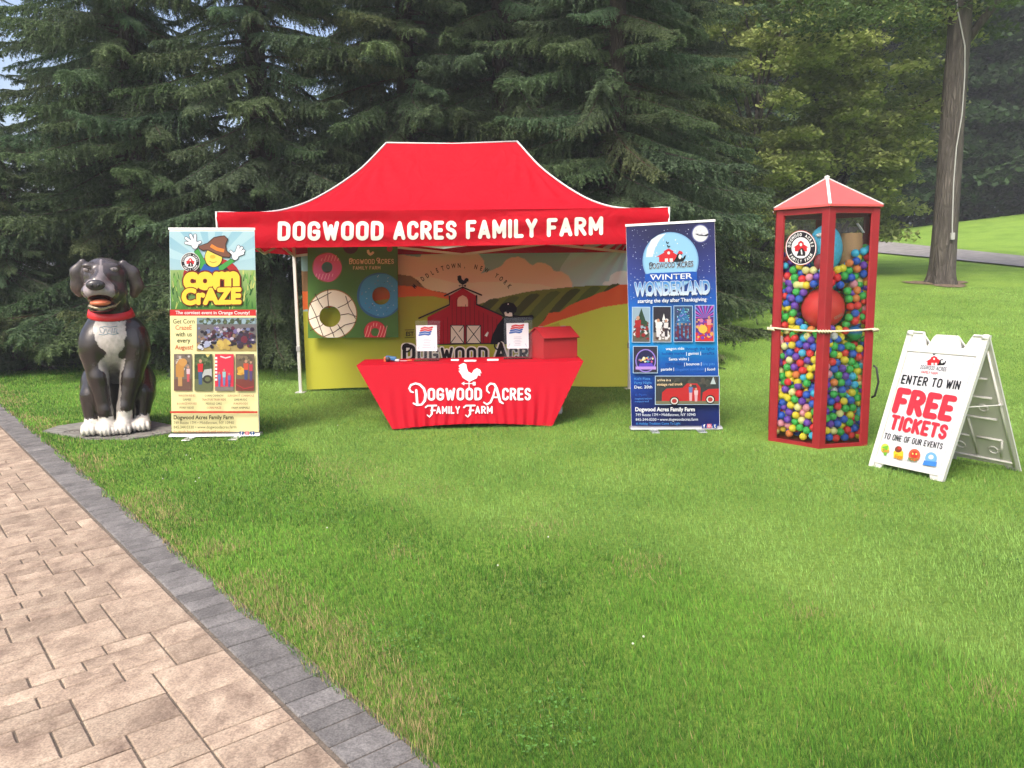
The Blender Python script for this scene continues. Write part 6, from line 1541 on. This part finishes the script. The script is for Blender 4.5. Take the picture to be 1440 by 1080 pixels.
for rot in (0, 2 * math.pi / 3, -2 * math.pi / 3):
    for k in range(5):
        for q in chunk:
            y = q[1] * (1 if k % 2 == 0 else -1); z = (q[2] if k % 3 != 1 else HC - q[2]) + k * HC + 0.068
            top = ZTOPB + 0.10 * math.sin(y * 5 + 1) - 0.10 * (abs(y) < .12) + (0.22 * sstep(.26, .44, -y * 0 + (y if rot == 0 else 0)))
            if z > top or z < 0.06: continue
            w = world_ball((q[0], y, z), rot)
            if (w - big_c).length < BIGR + BR_ or (w - gb_c).length < GBR + BR_: continue
            if (w - blue_c).length < 0.19 + BR_: continue
            balls.append((w, rot))
COLS = [('yellow', (0.72, 0.45, 0.035), 20), ('blue', (0.025, 0.085, 0.40), 15), ('purple', (0.115, 0.045, 0.32), 17), ('red', (0.58, 0.03, 0.035), 14), ('green', (0.045, 0.33, 0.07), 17), ('orange', (0.72, 0.17, 0.05), 6), ('pink', (0.75, 0.22, 0.27), 5), ('white', (0.78, 0.77, 0.74), 2), ('sky blue', (0.05, 0.35, 0.60), 7), ('pale yellow', (0.75, 0.62, 0.22), 4)]
COLS = [(n_, tuple(min(.82, v * 1.55) for v in c_), w_) for n_, c_, w_ in COLS]
pool = [c for c in COLS for _ in range(c[2])]
bmats = {c[0]: mat('ball_' + c[0].replace(' ', '_'), c[1], 0.38, spec=.45, noise=.06, nscale=12) for c in COLS}
bm = bmesh.new(); bmesh.ops.create_icosphere(bm, subdivisions=3, radius=BR_); base_me = bpy.data.meshes.new('ball'); bm.to_mesh(base_me); bm.free()
for p_ in base_me.polygons: p_.use_smooth = True
bmesh_of = {}
for c in COLS:
    me = base_me.copy(); me.materials.append(bmats[c[0]]); bmesh_of[c[0]] = me
def pane_dist(w): return min(abs((w - panes[0][0]).dot(panes[0][1])), abs((w - panes[5][0]).dot(panes[5][1])))
frontb = sorted([b for b in balls if b[1] == 0], key=lambda b: pane_dist(b[0]) - 0.02 * Rb.random()); rest_b = [b for b in balls if b[1] != 0]
shown = frontb[:300]; rest_b += frontb[300:]
print('balls', len(balls), 'front', len(frontb), pane_dist(shown[-1][0]))
for w, _ in shown:
    c = Rb.choice(pool); o = link('play_ball', bmesh_of[c[0]], None, None, w); o.rotation_euler = (Rb.uniform(0, 6), Rb.uniform(0, 6), 0)
    tag(o, f'{c[0]} plastic ball pressed among the others behind the clear panes', 'ball', 'play balls in the glass case')
bm = bmesh.new(); bmesh.ops.create_icosphere(bm, subdivisions=2, radius=BR_); bm.verts.ensure_lookup_table(); sv = np.array([tuple(v.co) for v in bm.verts]); sf = np.array([[v.index for v in f.verts] for f in bm.faces]); bm.free()
bm = bmesh.new(); bmesh.ops.create_icosphere(bm, subdivisions=1, radius=BR_); bm.verts.ensure_lookup_table(); sv1 = np.array([tuple(v.co) for v in bm.verts]); sf1 = np.array([[v.index for v in f.verts] for f in bm.faces]); bm.free()
VV, FF, CCo = [], [], []; nv_ = 0
for w, rot in rest_b:
    a_, f_ = (sv, sf) if rot == 0 else (sv1, sf1)
    VV.append(a_ + np.array(tuple(w))); FF.append(f_ + nv_); nv_ += len(a_); CCo.append(np.tile(np.array(Rb.choice(pool)[1]), (len(a_), 1)))
o = link('ball_fill', np_mesh('ball_fill', np.concatenate(VV), np.concatenate(FF), np.concatenate(CCo), True), attr_mat('ball_plastic', .38, .45)); tag(o, 'mass of coloured play balls behind the front layer', kind='stuff')
# big red kick ball
kb = thing('kick_ball', big_c, 'big red rubber ball in the middle of the ball case', 'ball')
MB().ell(big_c, (BIGR,) * 3, nu=40, nv=28).build('rubber', mat('red_rubber', (0.72, 0.04, 0.045), .5, bump=.1, bscale=200), kb, big_c, smooth=True)
def ball_fn(x, y, off):
    d = ray(x, y).normalized(); oc = CAM - big_c; b = oc.dot(d); h = b * b - oc.dot(oc) + BIGR ** 2; q = CAM + d * (-b - math.sqrt(max(h, 0))); return q + (q - big_c).normalized() * (off + .001)
p = Print(ball_fn); p.text('KICKBALL', 1174, 449.5, 1187, 442.5, 3.6, (236, 190, 180), .02, (-.35, -.95)); p.build('lettering', kb, None, big_c)
gb = MB().ell((0, 0, 0), (GBR,) * 3, nu=24, nv=16).build('beach_ball', None, None); gb.location = gb_c
m, nt, b = _nodes('blue_green_ball'); tcn = nt.nodes.new('ShaderNodeTexCoord'); sx = nt.nodes.new('ShaderNodeSeparateXYZ'); rmp = nt.nodes.new('ShaderNodeValToRGB'); mrn = nt.nodes.new('ShaderNodeMapRange'); mrn.inputs[1].default_value = -.06; mrn.inputs[2].default_value = .06
nt.links.new(tcn.outputs['Object'], sx.inputs[0]); nt.links.new(sx.outputs[2], mrn.inputs[0]); nt.links.new(mrn.outputs[0], rmp.inputs[0]); rmp.color_ramp.elements[0].color = (.02, .36, .09, 1); rmp.color_ramp.elements[0].position = .35; rmp.color_ramp.elements[1].color = (.02, .16, .5, 1); rmp.color_ramp.elements[1].position = .6; nt.links.new(rmp.outputs[0], b.inputs['Base Color']); b.inputs['Roughness'].default_value = .4
gb.data.materials.append(m); tag(gb, 'large half blue half green ball near the right pane below the rope', 'ball')
for p_ in gb.data.polygons: p_.use_smooth = True
# blue toy and tan carton on top of the balls
bt = thing('blue_toy', blue_c - Vector((0, 0, .2)), 'round blue plush toy with a modelled white highlight, on top of the balls', 'toy')
MB().ell(blue_c, (0.15, 0.15, 0.225), nu=30, nv=20).build('body', mat('blue_plush', (0.08, 0.48, 0.72), .5, noise=.15, nscale=30, bump=.2, bscale=90), bt, bt.location, smooth=True)
td = (CAM - blue_c).normalized(); sr = td.cross(Vector((0, 0, 1))).normalized()
def on_blue(u, v):
    d = (td + (-sr) * u * -1 + Vector((0, 0, v))).normalized(); return blue_c + Vector((d.x * .151, d.y * .151, d.z * .227))
for u, v, r, c, nm in ((.42, .75, (.034, .034, .02), (.75, .78, .78), 'patch'), (-.10, .35, (.013, .013, .015), (.01, .01, .012), 'eye'), (.25, -.55, (.06, .06, .075), (.32, .05, .06), 'belly')):  # the white ellipsoid is a highlight modelled onto the toy
    MB().ell(on_blue(u, v), r).build(nm, mat('toy_' + nm, c, .5), bt, bt.location, smooth=True)
kx = on_plane(1213, 352, panes[0][0], n_r) - n_r * 0.17; tc_ = thing('tan_carton', Vector((kx.x, kx.y, kx.z - .1)), 'tan drum-shaped carton at the right of the case top', 'carton')
MB().tube([(kx.x, kx.y, kx.z - .12), (kx.x, kx.y, kx.z + .10), (kx.x, kx.y, kx.z + .16)], [.10, .10, .085], 24).build('body', mat('tan_card', (0.50, 0.30, 0.15), .7), tc_, tc_.location, auto=40)
q = on_plane(1213, 322, panes[0][0], n_r) - n_r * .03; MB().bar((q.x - .03, q.y, q.z + .05), (q.x + .035, q.y + .01, q.z - .03), .03, .006).build('flap', mat('card_white', (.75, .74, .7), .6), tc_, tc_.location)

# ================================================================== things on the table
def table_z(): return ZT + 0.002
ACR = glass_material(); ACR.node_tree.nodes['Transparent BSDF'].inputs[0].default_value = (0.93, 0.93, 0.92, 1)
def flyer(x0, x1, yt, yb, ax0, ax1, ayt, ayb, label):
    foot = on_z((ax0 + ax1) / 2, ayb, ZT); Yp = foot.y + .05
    lean = Vector((0, -math.cos(math.radians(10)), math.sin(math.radians(10))))
    c = [on_plane(a, b, Vector((foot.x, Yp, ZT)), lean) for a, b in ((ax0, ayb - 1.5), (ax1, ayb - 2), (ax1, ayt), (ax0, ayt))]
    zmin = min(q.z for q in c[:2])
    for q in c: q.z += table_z() - zmin + .001
    t = thing('sign_holder', Vector((foot.x, Yp, table_z())), label, 'sign holder', 'flyer stands on the table')
    MB().prism(c, -lean * .004).build('acrylic_panel', ACR, t, t.location)
    MB().box(((c[0].x + c[1].x) / 2, c[0].y - .055, table_z() + .003), ((c[1].x - c[0].x), .12, .004)).build('acrylic_foot', ACR, t, t.location)
    MB().box(((c[0].x + c[1].x) / 2, c[0].y - .105, table_z() + .009), ((c[1].x - c[0].x), .003, .014)).build('acrylic_lip', ACR, t, t.location)
    fp_ = plane_fn(Vector((foot.x, Yp, table_z())) + lean * .0015, lean); dz = table_z() - zmin + .001
    fn = lambda x, y, off: fp_(x, y, off) + Vector((0, 0, dz))
    p = Print(fn, step=.0003, gain=.6); p.quad((x0, yt), (x1, yt - .4), (x1 + .6, yb - .3), (x0 + .9, yb), (246, 244, 250))
    w = x1 - x0; R = random.Random(int(x0))
    for k, c_ in ((0, (214, 56, 60)), (1, (214, 66, 70)), (2, (52, 96, 176)), (3, (60, 104, 180))):
        yy = yt + 3.4 + k * 3.1; p.stroke([(x0 + w * .26 - k, yy + 1), (x0 + w * .42, yy - .4), (x0 + w * .6, yy + .5), (x0 + w * .78 - k, yy - .8)], 2.5, c_)
    for k in range(6):
        yy = yt + 19.5 + k * 2.3; hw = w * R.uniform(.12, .26); p.stroke([(x0 + w / 2 - hw + .5, yy), (x0 + w / 2 + hw + .5, yy - .2)], .55, (170, 172, 196), cap=False)
    for sx in (.1, .92): p.stroke([(x0 + w * sx, yb - 3), (x0 + w * (sx + (.06 if sx < .5 else -.06)), yb - 7)], .7, (150, 160, 200))
    p.build('flyer', t, None, t.location); return t
flyer(585, 614.3, 457, 493.3, 583.5, 618.5, 450.5, 507.5, 'clear stand with a red and blue headed flyer, left of the two on the table')
flyer(712, 743, 453.8, 489.6, 708.5, 748.5, 446, 504.5, 'clear stand with a red and blue headed flyer, next to the red barn box')
# card stacks
WPAP = mat('white_card', (0.78, 0.77, 0.80), .6)
for k, (px, py, w, l) in enumerate(((640, 506.3, .085, 'small stack of white cards, leftmost of the three on the red table'), (661.5, 507.3, .13, 'wide stack of white cards, middle of the three on the red table'), (693, 506.0, .125, 'stack of white cards, nearest the right-hand flyer stand'))):
    q = on_z(px, py, ZT + .008); o = MB().box((0, 0, .007), (w, .06, .013)).build('card_stack', WPAP, None); o.location = (q.x, q.y, table_z()); o.rotation_euler = (0, 0, .04 * (k - 1)); tag(o, l, 'cards', 'card stacks on the table')
# barn-shaped ballot box
q0 = on_z(764.5, 505.3, ZT); q1 = on_z(813.6, 503.2, ZT); wv2 = (q1 - q0); wv2.z = 0; wB = wv2.length; ang = math.radians(-14); ud = Matrix.Rotation(math.radians(5), 3, 'Z') @ wv2.normalized(); wd_ = Vector((-ud.y, ud.x, 0)); side = Matrix.Rotation(math.radians(12), 3, 'Z') @ wd_
bb = thing('barn_box', Vector((q0.x, q0.y, table_z())) + ud * wB / 2 + side * .15, 'red barn-shaped entry box with a pitched lid on the table', 'box')
BRD = mat('box_red_paint', (0.30, 0.013, 0.017), 0.5, noise=.06, nscale=10); DB = 0.30
f0 = Vector((q0.x, q0.y, table_z())); f1 = f0 + ud * wB; b0_, b1_ = f0 + side * DB, f1 + side * DB; hE = 0.232; hA = 0.335
up_ = Vector((0, 0, 1)); mB = MB()
gf = [f0, b0_, b0_ + up_ * hE, (f0 + b0_) / 2 + up_ * (hA - .012), f0 + up_ * hE]
mB.prism(gf, ud * wB); mB.build('body', BRD, bb, bb.location)
mid0, mid1 = (f0 + b0_) / 2 + up_ * hA - ud * .012, (f1 + b1_) / 2 + up_ * hA + ud * .012
for e0, e1, nm in ((f0 - side * .02, f1 - side * .02, 'lid'), (b0_ + side * .02, b1_ + side * .02, 'roof_panel')):
    a, b = e0 + up_ * (hE - .012) - ud * .012, e1 + up_ * (hE - .012) + ud * .012; nn = (b - a).cross(mid0 - a).normalized(); nn = nn if nn.z > 0 else -nn
    MB().prism([a + nn * .004, b + nn * .004, mid1 + nn * .004, mid0 + nn * .004], nn * .012).build(nm, BRD, bb, bb.location)
for f in (.17, .8):
    a = mid0.lerp(mid1, f) + up_ * .016; MB().box(a, (.055, .03, .004), Matrix.Rotation(math.atan2(ud.y, ud.x), 3, 'Z')).build('hinge', ALU, bb, bb.location)
# blue and orange gadget with a ring-ended handle
q = on_z(550, 508.5, ZT); gz0 = table_z(); gd = thing('hand_tool', Vector((q.x, q.y, gz0)), 'small blue and orange hand tool lying on the left end of the table', 'tool')
TB = mat('tool_blue', (0.03, 0.12, 0.26), .4); TO = mat('tool_orange', (0.72, 0.13, 0.04), .45); TD = mat('tool_dark', (0.03, 0.03, 0.035), .5); TG = mat('tool_grey', (0.45, 0.47, 0.5), .4)
MB().box((q.x, q.y, gz0 + .035), (.12, .07, .045), Matrix.Rotation(.15, 3, 'Y'), bev=.012).build('body', TB, gd, gd.location)
MB().tube([(q.x - .03, q.y - .045, gz0 + .03), (q.x - .03, q.y + .045, gz0 + .03)], .028, 14).build('roller', TD, gd, gd.location, smooth=True)
MB().box((q.x - .065, q.y, gz0 + .026), (.02, .06, .05), bev=.004).build('guard', TO, gd, gd.location); MB().box((q.x + .07, q.y - .01, gz0 + .015), (.05, .05, .025), bev=.006).build('jaw', TG, gd, gd.location)
sc_ = thing('scissors', Vector((q.x + .17, q.y - .01, gz0)), 'orange-handled scissors beside the blue tool on the table', 'scissors')
MB().bar((q.x + .10, q.y + .01, gz0 + .006), (q.x + .18, q.y - .005, gz0 + .006), .012, .005).build('blade', TG, sc_, sc_.location)
for s_ in (-.012, .014):
    MB().tube([Vector((q.x + .205 + .022 * math.cos(t * math.pi / 8), q.y - .008 + s_ + .014 * math.sin(t * math.pi / 8), gz0 + .008 + abs(s_) * .2)) for t in range(17)], .005, 6).build('handle_ring', TO, sc_, sc_.location, smooth=True)
# white bag standing behind the table's right end
q = on_z(785, 588); wb = MB(); bx0 = Vector((q.x, q.y + .30, 0))
sec = [(-.06, -.05), (.055, -.045), (.06, .05), (-.055, .055)]; vs = []; fs = []
for z, s_ in ((0, 1), (.03, 1.06), (.12, 1.0), (.19, .85), (.23, .9)):
    for a, b in sec: vs.append(bx0 + Vector((a * s_ + .01 * math.sin(20 * z), b * s_, z)))
for i in range(4):
    for j in range(4): fs.append((i * 4 + j, i * 4 + (j + 1) % 4, (i + 1) * 4 + (j + 1) % 4, (i + 1) * 4 + j))
fs.append((3, 2, 1, 0)); o = wb.add(vs, fs).build('white_bag', mat('bag_white', (.72, .72, .72), .6, noise=.2, nscale=25), None, bx0, smooth=False); o.location = bx0; tag(o, 'small white bag on the grass behind the table at its right end', 'bag')

# ================================================================== thin volume added to veil the dark tones like lens glare
mb = MB().box((10, 117, 14.0), (330, 340, 31.0)); hz = mb.build('glare_haze', None, None)
hm = bpy.data.materials.new('glare_haze'); hm.use_nodes = True; hn = hm.node_tree; hn.nodes.remove(hn.nodes['Principled BSDF'])
pv = hn.nodes.new('ShaderNodeVolumePrincipled'); pv.inputs['Color'].default_value = (0.88, 0.93, 1.0, 1); pv.inputs['Density'].default_value = 0.0015
hn.links.new(pv.outputs[0], hn.nodes['Material Output'].inputs['Volume']); hz.data.materials.append(hm)
tag(hz, 'thin pale volume added to veil the dark tones like lens glare', kind='stuff')
